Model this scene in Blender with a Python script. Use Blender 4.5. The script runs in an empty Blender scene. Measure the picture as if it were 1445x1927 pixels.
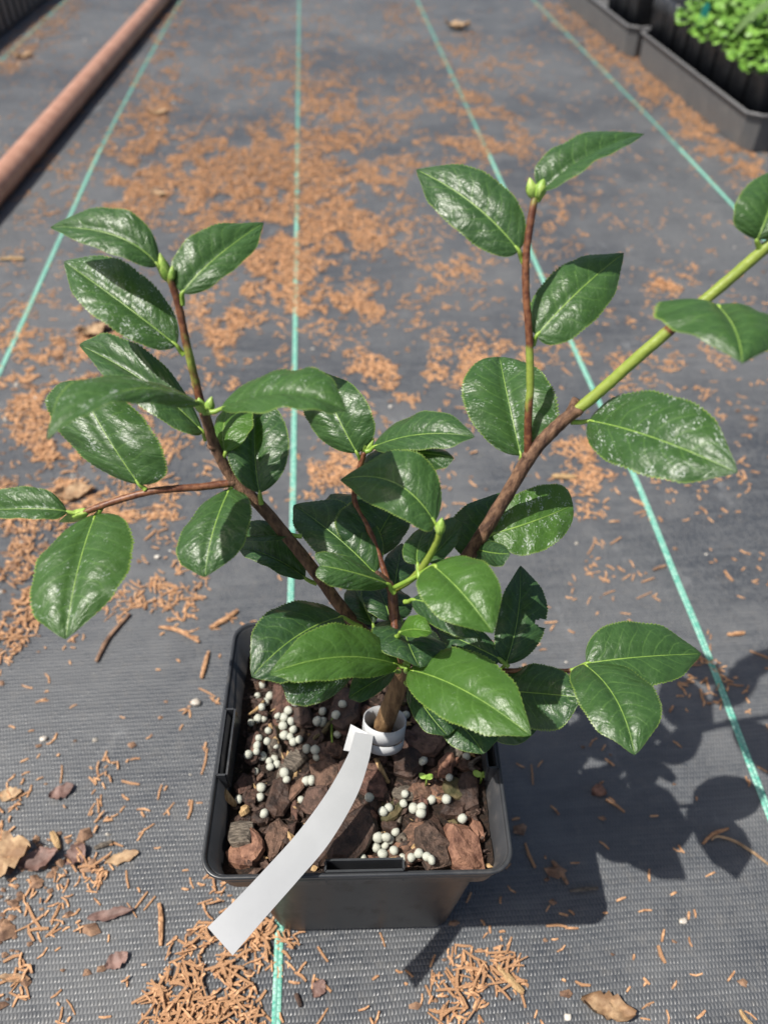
import bpy, bmesh, math, random
from mathutils import Vector, Matrix, noise
from mathutils.bvhtree import BVHTree

scene = bpy.context.scene
C = scene.collection
R = math.radians
random.seed(7)

# ------------------------------------------------------------------ camera, world, sun, exposure
PITCH = R(45.1); CAM_H = 0.469
FPX, CX, CY = 1447.0, 722.5, 963.5            # focal length and centre of a 1445 x 1927 view
cam_d = bpy.data.cameras.new('camera'); cam = bpy.data.objects.new('camera', cam_d); C.objects.link(cam)
cam.location = (0, 0, CAM_H); cam.rotation_euler = (R(90) - PITCH, 0, 0)
cam_d.sensor_fit = 'VERTICAL'; cam_d.sensor_height = 9.14; cam_d.sensor_width = 6.855
cam_d.lens = 9.14 * FPX / 1927.0
cam_d.clip_start = 0.01; cam_d.clip_end = 200
cam_d.dof.use_dof = True; cam_d.dof.focus_distance = 0.325; cam_d.dof.aperture_fstop = 2.2
scene.camera = cam

SUN_TO = Vector((-0.072, -0.020, 0.132)).normalized()
w = bpy.data.worlds.new('World'); scene.world = w; w.use_nodes = True
wn = w.node_tree; wn.nodes.clear()
sky = wn.nodes.new('ShaderNodeTexSky'); sky.sky_type = 'NISHITA'; sky.sun_disc = False
sky.sun_elevation = math.asin(SUN_TO.z); sky.sun_rotation = math.atan2(SUN_TO.x, SUN_TO.y)
sky.dust_density = 4.0; sky.air_density = 1.0
bg = wn.nodes.new('ShaderNodeBackground'); bg.inputs[1].default_value = 0.085
wo = wn.nodes.new('ShaderNodeOutputWorld')
wn.links.new(sky.outputs[0], bg.inputs[0]); wn.links.new(bg.outputs[0], wo.inputs[0])
sd = bpy.data.lights.new('sun', 'SUN'); sd.energy = 5.0; sd.angle = R(0.53); sd.color = (1.0, 0.955, 0.88)
so = bpy.data.objects.new('sun', sd); C.objects.link(so)
so.rotation_euler = (-SUN_TO).to_track_quat('-Z', 'Y').to_euler(); so.location = SUN_TO * 5
scene.view_settings.view_transform = 'Standard'; scene.view_settings.look = 'None'
scene.view_settings.gamma = 1; scene.view_settings.exposure = 0.25

# ------------------------------------------------------------------ helpers
CAM = Vector((0, 0, CAM_H))
RIGHT = Vector((1, 0, 0)); FWD = Vector((0, math.cos(PITCH), -math.sin(PITCH))); UP = Vector((0, math.sin(PITCH), math.cos(PITCH)))
def ray(px, py):
    return (FWD + RIGHT * ((px - CX) / FPX) - UP * ((py - CY) / FPX))
def at_z(px, py, z=0.0):
    d = ray(px, py); return CAM + d * ((z - CAM_H) / d.z)
def at_Y(px, py, Y):
    d = ray(px, py); return CAM + d * (Y / d.y)
def depth(p): return (p - CAM).dot(FWD)
def on_ray(px, py, p0, dist, sign):
    """point along a sight line at a given distance from p0, farther (+) or nearer (-) than p0"""
    d = ray(px, py).normalized(); q = p0 - CAM; t = q.dot(d)
    off2 = (q - d * t).length_squared
    h = math.sqrt(max(dist * dist - off2, 0.0))
    return CAM + d * (t + sign * h)

class MB:
    def __init__(self): self.v = []; self.f = []; self.uv = None
    def add(self, vs, fs):
        n = len(self.v); self.v += [tuple(p) for p in vs]; self.f += [tuple(i + n for i in q) for q in fs]
    def build(self, name, mat, parent=None, smooth=True, uv=None):
        me = bpy.data.meshes.new(name); me.from_pydata(self.v, [], self.f); me.update()
        if smooth: me.polygons.foreach_set('use_smooth', [True] * len(me.polygons))
        if uv:
            l = me.uv_layers.new(name='UVMap')
            for lp in me.loops: l.data[lp.index].uv = uv[lp.vertex_index]
        o = bpy.data.objects.new(name, me); C.objects.link(o)
        if mat: me.materials.append(mat)
        if parent: o.parent = parent
        return o
def tag(o, label=None, cat=None, group=None, kind=None):
    if label: o['label'] = label
    if cat: o['category'] = cat
    if group: o['group'] = group
    if kind: o['kind'] = kind
    return o
def empty(name, loc=(0, 0, 0), rz=0):
    e = bpy.data.objects.new(name, None); C.objects.link(e); e.location = loc; e.rotation_euler = (0, 0, rz)
    e.empty_display_size = 0.01; return e
def put(name, me, mat_slot=None, M=None, parent=None):
    o = bpy.data.objects.new(name, me); C.objects.link(o)
    if M is not None: o.matrix_world = M
    if parent: o.parent = parent
    return o

def crom(pts, n):
    """smooth resample of a list of tuples (any length) through the given points"""
    out = []; m = len(pts)
    for i in range(m - 1):
        p0 = pts[max(i - 1, 0)]; p1 = pts[i]; p2 = pts[i + 1]; p3 = pts[min(i + 2, m - 1)]
        for k in range(n):
            t = k / n; a = []
            for c in range(len(p1)):
                a.append(.5 * (2 * p1[c] + (p2[c] - p0[c]) * t + (2 * p0[c] - 5 * p1[c] + 4 * p2[c] - p3[c]) * t * t + (3 * p1[c] - p0[c] - 3 * p2[c] + p3[c]) * t ** 3))
            out.append(tuple(a))
    out.append(tuple(pts[-1])); return out
def tube(mb, pts, rad, seg=10, cap=True, bumpy=0.0):
    pts = [Vector(p) for p in pts]; n = len(pts)
    t0 = (pts[1] - pts[0]).normalized(); nrm = t0.orthogonal().normalized(); vs = []; fs = []
    for i in range(n):
        t = (pts[min(i + 1, n - 1)] - pts[max(i - 1, 0)]).normalized()
        nrm = (nrm - t * nrm.dot(t)).normalized(); b = t.cross(nrm)
        r = rad[i] if isinstance(rad, (list, tuple)) else rad
        for k in range(seg):
            a = 2 * math.pi * k / seg
            rr = r * (1 + bumpy * noise.noise(pts[i] * 400 + Vector((math.cos(a), math.sin(a), 0)) * 1.5))
            vs.append(pts[i] + (nrm * math.cos(a) + b * math.sin(a)) * rr)
    for i in range(n - 1):
        for k in range(seg):
            k2 = (k + 1) % seg; fs.append((i * seg + k, i * seg + k2, (i + 1) * seg + k2, (i + 1) * seg + k))
    if cap:
        fs.append(tuple(range(seg - 1, -1, -1))); fs.append(tuple((n - 1) * seg + k for k in range(seg)))
    mb.add(vs, fs)
def box(mb, x0, x1, y0, y1, z0, z1, M=None):
    vs = [Vector((x, y, z)) for z in (z0, z1) for y in (y0, y1) for x in (x0, x1)]
    if M is not None: vs = [M @ p for p in vs]
    mb.add(vs, [(0, 2, 3, 1), (4, 5, 7, 6), (0, 1, 5, 4), (2, 6, 7, 3), (0, 4, 6, 2), (1, 3, 7, 5)])

# ------------------------------------------------------------------ materials
class Nt:
    def __init__(self, name):
        self.m = bpy.data.materials.new(name); self.m.use_nodes = True
        self.t = self.m.node_tree; self.t.nodes.clear()
        self.out = self.n('ShaderNodeOutputMaterial')
    def n(self, typ, props=None, **ins):
        nd = self.t.nodes.new(typ)
        for k, v in (props or {}).items(): setattr(nd, k, v)
        for k, v in ins.items(): self.set(nd, k, v)
        return nd
    def set(self, nd, k, v):
        k = k.replace('__', ' ')
        s = nd.inputs[int(k[1:])] if (k[0] == 'i' and k[1:].isdigit()) else nd.inputs[k]
        if hasattr(v, 'is_output') : self.t.links.new(v, s)
        elif isinstance(v, bpy.types.Node): self.t.links.new(v.outputs[0], s)
        else: s.default_value = v
    def m_(self, op, a, b=None, c=None, clamp=False):
        nd = self.t.nodes.new('ShaderNodeMath'); nd.operation = op; nd.use_clamp = clamp
        for i, v in enumerate((a, b, c)):
            if v is None: continue
            if isinstance(v, bpy.types.Node): v = v.outputs[0]
            if hasattr(v, 'is_output'): self.t.links.new(v, nd.inputs[i])
            else: nd.inputs[i].default_value = v
        return nd.outputs[0]
    def mix(self, f, a, b, blend='MIX'):
        nd = self.t.nodes.new('ShaderNodeMix'); nd.data_type = 'RGBA'; nd.blend_type = blend
        for s, v in ((nd.inputs[0], f), (nd.inputs[6], a), (nd.inputs[7], b)):
            if isinstance(v, bpy.types.Node): v = v.outputs[0]
            if hasattr(v, 'is_output'): self.t.links.new(v, s)
            elif isinstance(v, tuple): s.default_value = (*v, 1) if len(v) == 3 else v
            else: s.default_value = v
        return nd.outputs[2]
    def ramp(self, f, stops):
        nd = self.t.nodes.new('ShaderNodeValToRGB'); e = nd.color_ramp.elements
        while len(e) < len(stops): e.new(0.5)
        for i, (p, c) in enumerate(stops):
            e[i].position = p; e[i].color = (*c, 1) if isinstance(c, tuple) else (c, c, c, 1)
        self.t.links.new(f if hasattr(f, 'is_output') else f.outputs[0], nd.inputs[0]); return nd.outputs[0]
    def sstep(self, x, lo, hi):
        nd = self.n('ShaderNodeMapRange', {'interpolation_type': 'SMOOTHSTEP', 'clamp': True})
        self.set(nd, 'Value', x); nd.inputs['From Min'].default_value = lo; nd.inputs['From Max'].default_value = hi
        return nd.outputs[0]
    def noise(self, vec, scale, detail=3, rough=.55, out=0):
        nd = self.n('ShaderNodeTexNoise', Scale=scale, Detail=detail, Roughness=rough)
        if vec is not None: self.set(nd, 'Vector', vec)
        return nd.outputs[out]
    def done(self, shader):
        self.t.links.new(shader.outputs[0] if isinstance(shader, bpy.types.Node) else shader, self.out.inputs[0]); return self.m
    def bump(self, h, dist, strength=1.0, normal=None):
        nd = self.n('ShaderNodeBump', Strength=strength, Distance=dist, Height=h)
        if normal is not None: self.set(nd, 'Normal', normal)
        return nd.outputs[0]
MAT = {}

def leaf_material():
    g = Nt('camellia_leaf')
    uv = g.n('ShaderNodeUVMap'); sep = g.n('ShaderNodeSeparateXYZ', Vector=uv)
    u, v = sep.outputs[0], sep.outputs[1]
    tone = g.n('ShaderNodeAttribute', {'attribute_type': 'OBJECT', 'attribute_name': 'tone'}).outputs[2]
    spots = g.n('ShaderNodeAttribute', {'attribute_type': 'OBJECT', 'attribute_name': 'spots'}).outputs[2]
    rnd = g.n('ShaderNodeObjectInfo').outputs['Random']
    x = g.m_('MULTIPLY', g.m_('ABSOLUTE', g.m_('SUBTRACT', u, .5)), 2.0)
    sidesel = g.m_('GREATER_THAN', u, .5)
    off = g.n('ShaderNodeCombineXYZ', X=g.m_('MULTIPLY', rnd, 17.0), Y=g.m_('MULTIPLY', rnd, 9.0), Z=g.m_('MULTIPLY', rnd, 31.0))
    uvs = g.n('ShaderNodeMapping', Vector=uv, Scale=(.55, 1, 1)); uvr = g.n('ShaderNodeVectorMath', {'operation': 'ADD'}, i0=uvs, i1=off)
    wob = g.noise(uvr, 5.0, 3)
    # side veins leave the midrib and bend towards the tip
    q = g.m_('SUBTRACT', g.m_('MULTIPLY', v, 8.0), g.m_('MULTIPLY', g.m_('POWER', x, 1.35), 1.9))
    q = g.m_('ADD', q, g.m_('MULTIPLY', sidesel, .45)); q = g.m_('ADD', q, g.m_('MULTIPLY', wob, .9))
    tri = g.m_('ABSOLUTE', g.m_('SUBTRACT', g.m_('FRACT', q), .5))
    vein = g.m_('SUBTRACT', 1.0, g.sstep(tri, 0.0, .085))
    vein = g.m_('MULTIPLY', vein, g.m_('SUBTRACT', 1.0, g.sstep(x, .55, .9)))
    quilt = g.sstep(tri, 0.0, .5)
    mp = g.n('ShaderNodeMapping', Vector=uvr, Scale=(13.0, 15.0, 1.0)); mp.inputs['Rotation'].default_value = (0, 0, .5)
    wv = g.n('ShaderNodeVectorMath', {'operation': 'ADD'}, i0=mp, i1=g.noise(uvr, 7.0, 2, .5, 1))
    vor = g.n('ShaderNodeTexVoronoi', {'feature': 'DISTANCE_TO_EDGE'}, Vector=wv, Scale=1.0)
    net = g.sstep(vor.outputs[0], 0.0, .26)
    fine = g.n('ShaderNodeTexVoronoi', {'feature': 'DISTANCE_TO_EDGE'}, Vector=wv, Scale=3.0)
    fnet = g.sstep(fine.outputs[0], 0.0, .2)
    dark = g.mix(tone, (.016, .041, .019), (.058, .145, .018))
    pale_green = g.mix(tone, (.025, .061, .028), (.082, .180, .025))
    col = g.mix(g.noise(uvr, 3.0, 3), dark, pale_green)  # noise mottles the blade between a darker and a paler leaf green
    col = g.mix(g.m_('MULTIPLY', vein, .38), col, (.12, .23, .055))
    col = g.mix(g.m_('MULTIPLY', g.m_('SUBTRACT', 1.0, net), .14), col, (.09, .19, .05))
    edge = g.sstep(x, .95, 1.0)
    col = g.mix(g.m_('MULTIPLY', edge, .62), col, (.27, .38, .07))
    back = g.n('ShaderNodeNewGeometry').outputs['Backfacing']
    col = g.mix(back, col, g.mix(tone, (.10, .17, .055), (.20, .33, .06)))
    # dried hard-water spots
    n1 = g.noise(uvr, 9.0, 5, .75); n2 = g.noise(uvr, 60.0, 2, .6)
    blot = g.sstep(g.m_('ADD', n1, g.m_('MULTIPLY', spots, .16)), .62, .74)
    grain = g.sstep(n2, .50, .62)
    dust = g.m_('MULTIPLY', g.m_('MULTIPLY', blot, grain), g.m_('MINIMUM', g.m_('MULTIPLY', spots, 1.3), .85))
    speck = g.m_('MULTIPLY', g.sstep(g.noise(uvr, 95.0, 1), .735, .78), .7)
    speck = g.m_('MULTIPLY', speck, g.m_('ADD', .35, spots), clamp=True)
    wh = g.m_('MAXIMUM', dust, speck)
    col = g.mix(wh, col, (.55, .60, .56))
    h = g.m_('ADD', g.m_('MULTIPLY', quilt, .75), g.m_('MULTIPLY', net, .50))
    h = g.m_('ADD', h, g.m_('MULTIPLY', fnet, .16)); h = g.m_('ADD', h, g.m_('MULTIPLY', g.noise(uvr, 7.0, 2), .22))
    nrm = g.bump(h, .00021, .75)
    ro = g.m_('ADD', .285, g.m_('MULTIPLY', g.noise(uvr, 14.0, 3), .16)); ro = g.m_('ADD', ro, g.m_('MULTIPLY', wh, .3))
    ro = g.m_('ADD', ro, g.m_('MULTIPLY', back, .25))
    p = g.n('ShaderNodeBsdfPrincipled', Base__Color=col, Roughness=ro, Normal=nrm); p.inputs['IOR'].default_value = 1.47
    tr = g.n('ShaderNodeBsdfTranslucent', Color=g.mix(tone, (.10, .26, .02), (.34, .62, .04)), Normal=nrm)
    mx = g.n('ShaderNodeMixShader', i0=g.m_('ADD', .10, g.m_('MULTIPLY', tone, .16)), i1=p.outputs[0], i2=tr.outputs[0])
    return g.done(mx)
MAT['leaf'] = leaf_material()

def plain(name, col, rough=.5, var=None, scale=60.0, bump=0.0, bscale=200.0, stretch=None, spec=.5, detail=4, ramp=None):
    g = Nt(name); tc = g.n('ShaderNodeTexCoord').outputs['Object']
    rnd = g.n('ShaderNodeObjectInfo').outputs['Random']
    off = g.n('ShaderNodeVectorMath', {'operation': 'ADD'}, i0=tc, i1=g.n('ShaderNodeCombineXYZ', X=rnd, Y=g.m_('MULTIPLY', rnd, 3.7), Z=g.m_('MULTIPLY', rnd, 1.9)))
    vec = off
    if stretch: vec = g.n('ShaderNodeMapping', Vector=off, Scale=stretch)
    f = g.noise(vec, scale, detail, .62)
    if ramp:
        base = g.ramp(rnd, ramp)
        c = g.mix(g.sstep(f, .34, .62), g.mix(.74, base, (.012, .008, .006)), base); c = g.mix(g.m_('MULTIPLY', g.sstep(g.noise(vec, scale * 2.3, 4, .7), .58, .72), .55), c, (.36, .22, .145))
    else:
        c = g.mix(g.sstep(f, .32, .70), col, var or col)
    p = g.n('ShaderNodeBsdfPrincipled', Base__Color=c, Roughness=rough); p.inputs['Specular IOR Level'].default_value = spec
    if bump: g.set(p, 'Normal', g.bump(g.noise(vec, bscale, 5, .65), bump, .9))
    return g.done(p)

MAT['midrib'] = plain('leaf_midrib', (.14, .25, .045), .42, (.22, .34, .07), 300)
MAT['petiole'] = plain('leaf_petiole', (.20, .34, .045), .42, (.28, .40, .07), 300)
MAT['bark'] = plain('woody_stem', (.060, .028, .017), .75, (.235, .130, .074), 420, .0011, 700, (1, 1, .28))
MAT['trunk'] = plain('trunk_bark', (.11, .058, .024), .8, (.28, .17, .078), 330, .0011, 700, (1, 1, .25))
MAT['redstem'] = plain('young_brown_stem', (.115, .032, .014), .5, (.235, .090, .036), 170, .0003, 800, (1, 1, .3))
MAT['green_stem'] = plain('green_shoot', (.20, .30, .030), .42, (.36, .44, .085), 90, .00015, 600, (1, 1, .3))
MAT['bud'] = plain('bud_scale', (.20, .35, .05), .45, (.38, .50, .12), 350, .0002, 900)
MAT['tag'] = plain('white_plastic_tag', (.47, .48, .49), .45, (.50, .51, .52), 60, .00002, 60)
MAT['prill'] = plain('fertilizer_coating', (.40, .42, .35), .42, (.60, .60, .52), 380, .0002, 700)
MAT['soil'] = plain('potting_soil', (.010, .006, .004), .9, (.045, .024, .014), 500, .0025, 700)
MAT['chip'] = plain('pine_bark_chip', None, .72, None, 210, .0026, 380, (1, 1, 2.5), ramp=[
    (0.0, (.070, .038, .028)), (.2, (.14, .072, .052)), (.42, (.19, .095, .070)), (.6, (.11, .070, .052)), (.78, (.27, .145, .092)), (1.0, (.17, .105, .080))])
MAT['chip_dark'] = plain('dark_bark', (.022, .013, .010), .62, (.085, .048, .034), 170, .0016, 380)
MAT['chip_grey'] = plain('weathered_wood', (.06, .048, .038), .8, (.24, .20, .155), 260, .001, 700, (1, 4, 1))
MAT['chip_red'] = plain('red_bark', (.10, .042, .026), .7, (.32, .165, .105), 190, .0014, 420)
MAT['chip_moss'] = plain('mossy_bark', (.050, .050, .018), .8, (.13, .098, .045), 220, .0012, 420)
MAT['sliver'] = plain('pale_wood_sliver', (.33, .20, .09), .7, (.52, .36, .18), 300, .0006, 700, (4, 1, 1))
MAT['needle'] = plain('chopped_needle_litter', (.25, .120, .056), .75, (.60, .345, .180), 420, .0003, 900)
MAT['needle_stuff'] = plain('needle_litter_bed', (.27, .130, .060), .8, (.66, .385, .205), 330, .0003, 900)
MAT['brown_litter'] = plain('brown_leaf_litter', (.12, .066, .042), .8, (.36, .215, .130), 120, .0008, 500)
MAT['dry_leaf'] = plain('dry_leaf', (.20, .115, .060), .7, (.48, .33, .19), 90, .0006, 300)
MAT['dry_leaf_purple'] = plain('purple_dry_leaf', (.10, .055, .045), .6, (.24, .145, .12), 90, .0005, 300)
MAT['grit'] = plain('pale_grit', (.36, .32, .27), .4, (.72, .68, .61), 200)
MAT['hose'] = plain('brown_hose', (.38, .190, .125), .36, (.50, .275, .190), 30, .0006, 120)
MAT['seedling'] = plain('seedling_leaf', (.085, .21, .022), .5, (.21, .40, .065), 60)
MAT['teal'] = plain('teal_plastic', (.03, .30, .28), .4)

def plastic(name, c0, c1, dust, amount, rough=.38):
    g = Nt(name); tc = g.n('ShaderNodeTexCoord').outputs['Object']
    n = g.noise(tc, 38, 5, .65); s = g.noise(g.n('ShaderNodeMapping', Vector=tc, Scale=(1, 1, .22)), 150, 4, .6)
    d = g.m_('MULTIPLY', g.sstep(n, .44, .74), g.sstep(s, .35, .7))
    c = g.mix(s, c0, c1); c = g.mix(g.m_('MULTIPLY', d, amount), c, dust)
    r = g.m_('ADD', rough, g.m_('MULTIPLY', d, .3))
    p = g.n('ShaderNodeBsdfPrincipled', Base__Color=c, Roughness=r, Normal=g.bump(g.noise(tc, 320, 3), .00012, .5))
    return g.done(p)
MAT['pot'] = plastic('black_pot_plastic', (.022, .023, .026), (.040, .041, .044), (.15, .125, .105), .5)
MAT['rim'] = plastic('pot_rim_plastic', (.022, .024, .028), (.042, .045, .050), (.11, .10, .09), .35, .34)
MAT['tray'] = plastic('tray_plastic', (.085, .087, .090), (.13, .132, .136), (.19, .175, .155), .6, .42)
MAT['tray_rim'] = plastic('tray_rim_plastic', (.11, .112, .118), (.17, .172, .178), (.22, .21, .19), .5, .36)
MAT['cellpot'] = plastic('cell_pot_plastic', (.016, .018, .022), (.034, .036, .042), (.10, .095, .09), .4, .36)

YAW = R(4.1)
def fabric():
    g = Nt('woven_ground_fabric'); tc = g.n('ShaderNodeTexCoord').outputs['Object']
    mp = g.n('ShaderNodeMapping', Vector=tc); mp.inputs['Rotation'].default_value = (0, 0, -YAW)
    warp = g.noise(tc, 9.0, 2, .5, 1)
    vv = g.n('ShaderNodeVectorMath', {'operation': 'MULTIPLY_ADD'}, i0=warp, i1=(.006, .006, 0), i2=mp.outputs[0])
    sep = g.n('ShaderNodeSeparateXYZ', Vector=vv)
    X = g.m_('DIVIDE', sep.outputs[0], .0020); Y = g.m_('DIVIDE', sep.outputs[1], .0031)
    row = g.m_('FLOOR', Y); par = g.m_('MODULO', g.m_('ABSOLUTE', row), 2.0)
    xs = g.m_('ABSOLUTE', g.m_('SINE', g.m_('MULTIPLY', g.m_('ADD', X, g.m_('MULTIPLY', par, .5)), math.pi)))
    ys = g.m_('ABSOLUTE', g.m_('SINE', g.m_('MULTIPLY', Y, math.pi)))
    st = g.m_('MULTIPLY', g.m_('POWER', xs, .7), g.m_('POWER', ys, .55))
    cell = g.n('ShaderNodeTexWhiteNoise', {'noise_dimensions': '2D'},
               Vector=g.n('ShaderNodeCombineXYZ', X=g.m_('FLOOR', g.m_('ADD', X, g.m_('MULTIPLY', par, .5))), Y=row)).outputs[0]
    big = g.noise(tc, 3.2, 4, .6); mid = g.noise(tc, 16, 5, .62); fine = g.noise(tc, 130, 3, .6)
    c = g.mix(g.sstep(big, .34, .64), (.042, .048, .058), (.104, .109, .115))
    wf = g.noise(g.n('ShaderNodeMapping', Vector=mp.outputs[0], Scale=(.25, 2.2, 1)), 60, 4, .6)
    c = g.mix(g.m_('MULTIPLY', g.sstep(wf, .42, .72), .35), c, (.15, .155, .16))
    c = g.mix(g.m_('MULTIPLY', g.sstep(g.noise(tc, 45, 4, .7), .55, .75), .45), c, (.038, .042, .050))
    c = g.mix(g.m_('MULTIPLY', g.sstep(mid, .48, .74), .55), c, (.145, .148, .150))
    c = g.mix(g.m_('MULTIPLY', g.sstep(fine, .5, .75), .30), c, (.155, .147, .135))
    c = g.mix(g.m_('MULTIPLY', cell, .25), c, (.13, .135, .142))
    scuff = g.sstep(g.noise(g.n('ShaderNodeMapping', Vector=tc, Scale=(1, .55, 1)), 24, 5, .7), .60, .72)
    c = g.mix(g.m_('MULTIPLY', scuff, .35), c, (.25, .255, .26))
    h = g.m_('ADD', st, g.m_('MULTIPLY', cell, .25))
    n1 = g.bump(g.noise(tc, 7, 3), .010, .35)
    nrm = g.bump(h, .00048, .85, n1)
    r = g.m_('ADD', .24, g.m_('MULTIPLY', cell, .34)); r = g.m_('ADD', r, g.m_('MULTIPLY', mid, .14))
    p = g.n('ShaderNodeBsdfPrincipled', Base__Color=c, Roughness=r, Normal=nrm)
    return g.done(p)
MAT['fabric'] = fabric()
MAT['thread'] = plain('green_marker_tape', (.07, .36, .27), .5, (.34, .58, .48), 300, .0002, 900)
MAT['thread_pale'] = plain('pale_marker_tape', (.07, .22, .18), .6, (.14, .34, .28), 160)

# ------------------------------------------------------------------ ground
g = MB(); S = 60; g.add([(-S, -S, 0), (S, -S, 0), (S, S, 0), (-S, S, 0)], [(0, 1, 2, 3)])
ground = tag(g.build('ground', MAT['fabric'], smooth=False), 'black woven ground cover fabric with green marker lines', kind='structure')

lines = [[(-160, 270), (0, 117), (125, 0), (220, -90)],
         [(-250, 1220), (0, 702), (118, 440), (220, 222), (340, 0), (385, -90)],
         [(515, 2150), (520, 1927), (548, 1100), (556, 600), (563, 0), (564, -90)],
         [(1560, 1830), (1445, 1530), (1330, 1230), (1272, 1090), (1190, 890), (1110, 722), (1005, 490), (935, 325), (785, 0), (745, -90)],
         [(1640, 672), (1390, 400), (1210, 210), (1003, 0), (915, -90)]]
for li, pl in enumerate(lines):
    W = [at_z(x, y, 0) for x, y in pl]
    P = [Vector(p) for p in crom([tuple(p) for p in W], 14)]
    ribbon = MB(); stit = MB(); vs = []; fs = []
    for i, p in enumerate(P):
        t = (P[min(i + 1, len(P) - 1)] - P[max(i - 1, 0)]).normalized(); s = Vector((t.y, -t.x, 0))
        vs += [p - s * .0024 + Vector((0, 0, .0004)), p + Vector((0, 0, .0011)), p + s * .0024 + Vector((0, 0, .0004))]
    for i in range(len(P) - 1): a = i * 3; fs += [(a, a + 1, a + 4, a + 3), (a + 1, a + 2, a + 5, a + 4)]
    ribbon.add(vs, fs)
    ro = ribbon.build('marker_line', MAT['thread_pale'], ground)
    # woven stitches, two columns, offset by half a row
    acc = 0.0; row = 0; pitch = .0031
    for i in range(len(P) - 1):
        a, b = P[i], P[i + 1]; L = (b - a).length; t = (b - a) / L; s = Vector((t.y, -t.x, 0))
        while acc < L:
            q = a + t * acc
            if depth(q) < 1.25:
                for k, so_ in ((0, -.00118), (1, .00118)):
                    c = q + s * so_ + t * (k * pitch * .5)
                    hl, hw = pitch * .37, .00118; sl = .0006
                    zz = .0010 + random.uniform(0, .0003)
                    stit.add([c - t * hl - s * hw + Vector((0, 0, .0007)), c - t * hl + s * hw + Vector((0, 0, .0007)),
                              c + t * hl + s * hw + Vector((0, 0, .0007)) + t * sl, c + t * hl - s * hw + Vector((0, 0, .0007)) + t * sl,
                              c - t * hl * .4 + Vector((0, 0, .0007 + zz)), c + t * hl * .5 + Vector((0, 0, .0007 + zz))],
                             [(0, 1, 4), (1, 2, 5, 4), (2, 3, 5), (3, 0, 4, 5)])
            acc += pitch; row += 1
        acc -= L
    if stit.v:
        so2 = stit.build('stitches', MAT['thread'], ro); so2['kind'] = 'stuff'

# ------------------------------------------------------------------ background: hose, trays
hb = MB(); hp = [at_z(x, y, .019) for x, y in ((-75, 425), (8, 335), (150, 172), (235, 75), (300, 0), (345, -52), (400, -115))]
hp = crom([tuple(p) for p in hp], 10)
tube(hb, hp, .0185, 20)
hose = tag(hb.build('hose', MAT['hose']), 'thick brown plastic hose lying straight across the ground fabric', 'hose')

def rsq(hx, hy, r, z, n=6):
    out = []
    for cx, cy, a0 in ((hx - r, hy - r, 0), (-hx + r, hy - r, 90), (-hx + r, -hy + r, 180), (hx - r, -hy + r, 270)):
        for k in range(n + 1):
            a = R(a0 + 90 * k / n); out.append(Vector((cx + r * math.cos(a), cy + r * math.sin(a), z)))
    return out
def loft(mb, loops, close_first=False, close_last=False):
    n = len(loops[0]); vs = []; fs = []
    for l in loops: vs += l
    for i in range(len(loops) - 1):
        for k in range(n):
            k2 = (k + 1) % n; fs.append((i * n + k, i * n + k2, (i + 1) * n + k2, (i + 1) * n + k))
    if close_first: fs.append(tuple(range(n - 1, -1, -1)))
    if close_last: fs.append(tuple((len(loops) - 1) * n + k for k in range(n)))
    mb.add(vs, fs)

def nursery_tray(corner, rz, lx, ly, h, label, group, ribs=0):
    """corner: near left foot; the tray runs lx to the right and ly away"""
    t = empty('nursery_tray', corner, rz); tag(t, label, 'tray', group)
    mid = Vector((lx / 2, ly / 2, 0))
    def lp(hx, hy, r, z): return [p + mid for p in rsq(lx / 2 + hx, ly / 2 + hy, r, z, 1)]
    b = MB(); loft(b, [lp(-.004, -.004, .016, .002), lp(0, 0, .018, h), lp(-.0018, -.0018, .017, h), lp(-.006, -.006, .015, .004)], True, True)
    b.build('tray_wall', MAT['tray'], t, False)
    b = MB(); loft(b, [lp(.0005, .0005, .018, h - .004), lp(.0040, .0040, .020, h - .0035), lp(.0048, .0048, .020, h), lp(.0040, .0040, .019, h + .0012), lp(.0005, .0005, .018, h + .0012), lp(-.0025, -.0025, .016, h - .002)])
    b.build('tray_rim', MAT['tray_rim'], t)
    for k in range(ribs):
        rb = MB(); y = ly * (k + .5) / ribs
        box(rb, lx - .0005, lx + .006, y - .011, y + .011, .008, h - .010); rb.build('rib', MAT['tray'], t, False)
    return t
c0 = at_z(1393, 290, 0); c1 = at_z(1190, 115, 0)
tray_yaw = math.atan2(-(c1.x - c0.x), c1.y - c0.y)
LY = (c1 - c0).length
tray_near = nursery_tray(c0, tray_yaw, .28, LY - .006, .058, 'grey black open tray holding tall cell pots with bright green seedlings', 'nursery trays')
d_ = (c1 - c0).normalized()
c2 = c1 + d_ * .012 + Vector((-.012, 0, 0))
tray_far = nursery_tray(c2, tray_yaw, .28, LY, .058, 'dark tray of empty looking cell pots touching the seedling tray end to end', 'nursery trays')

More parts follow.
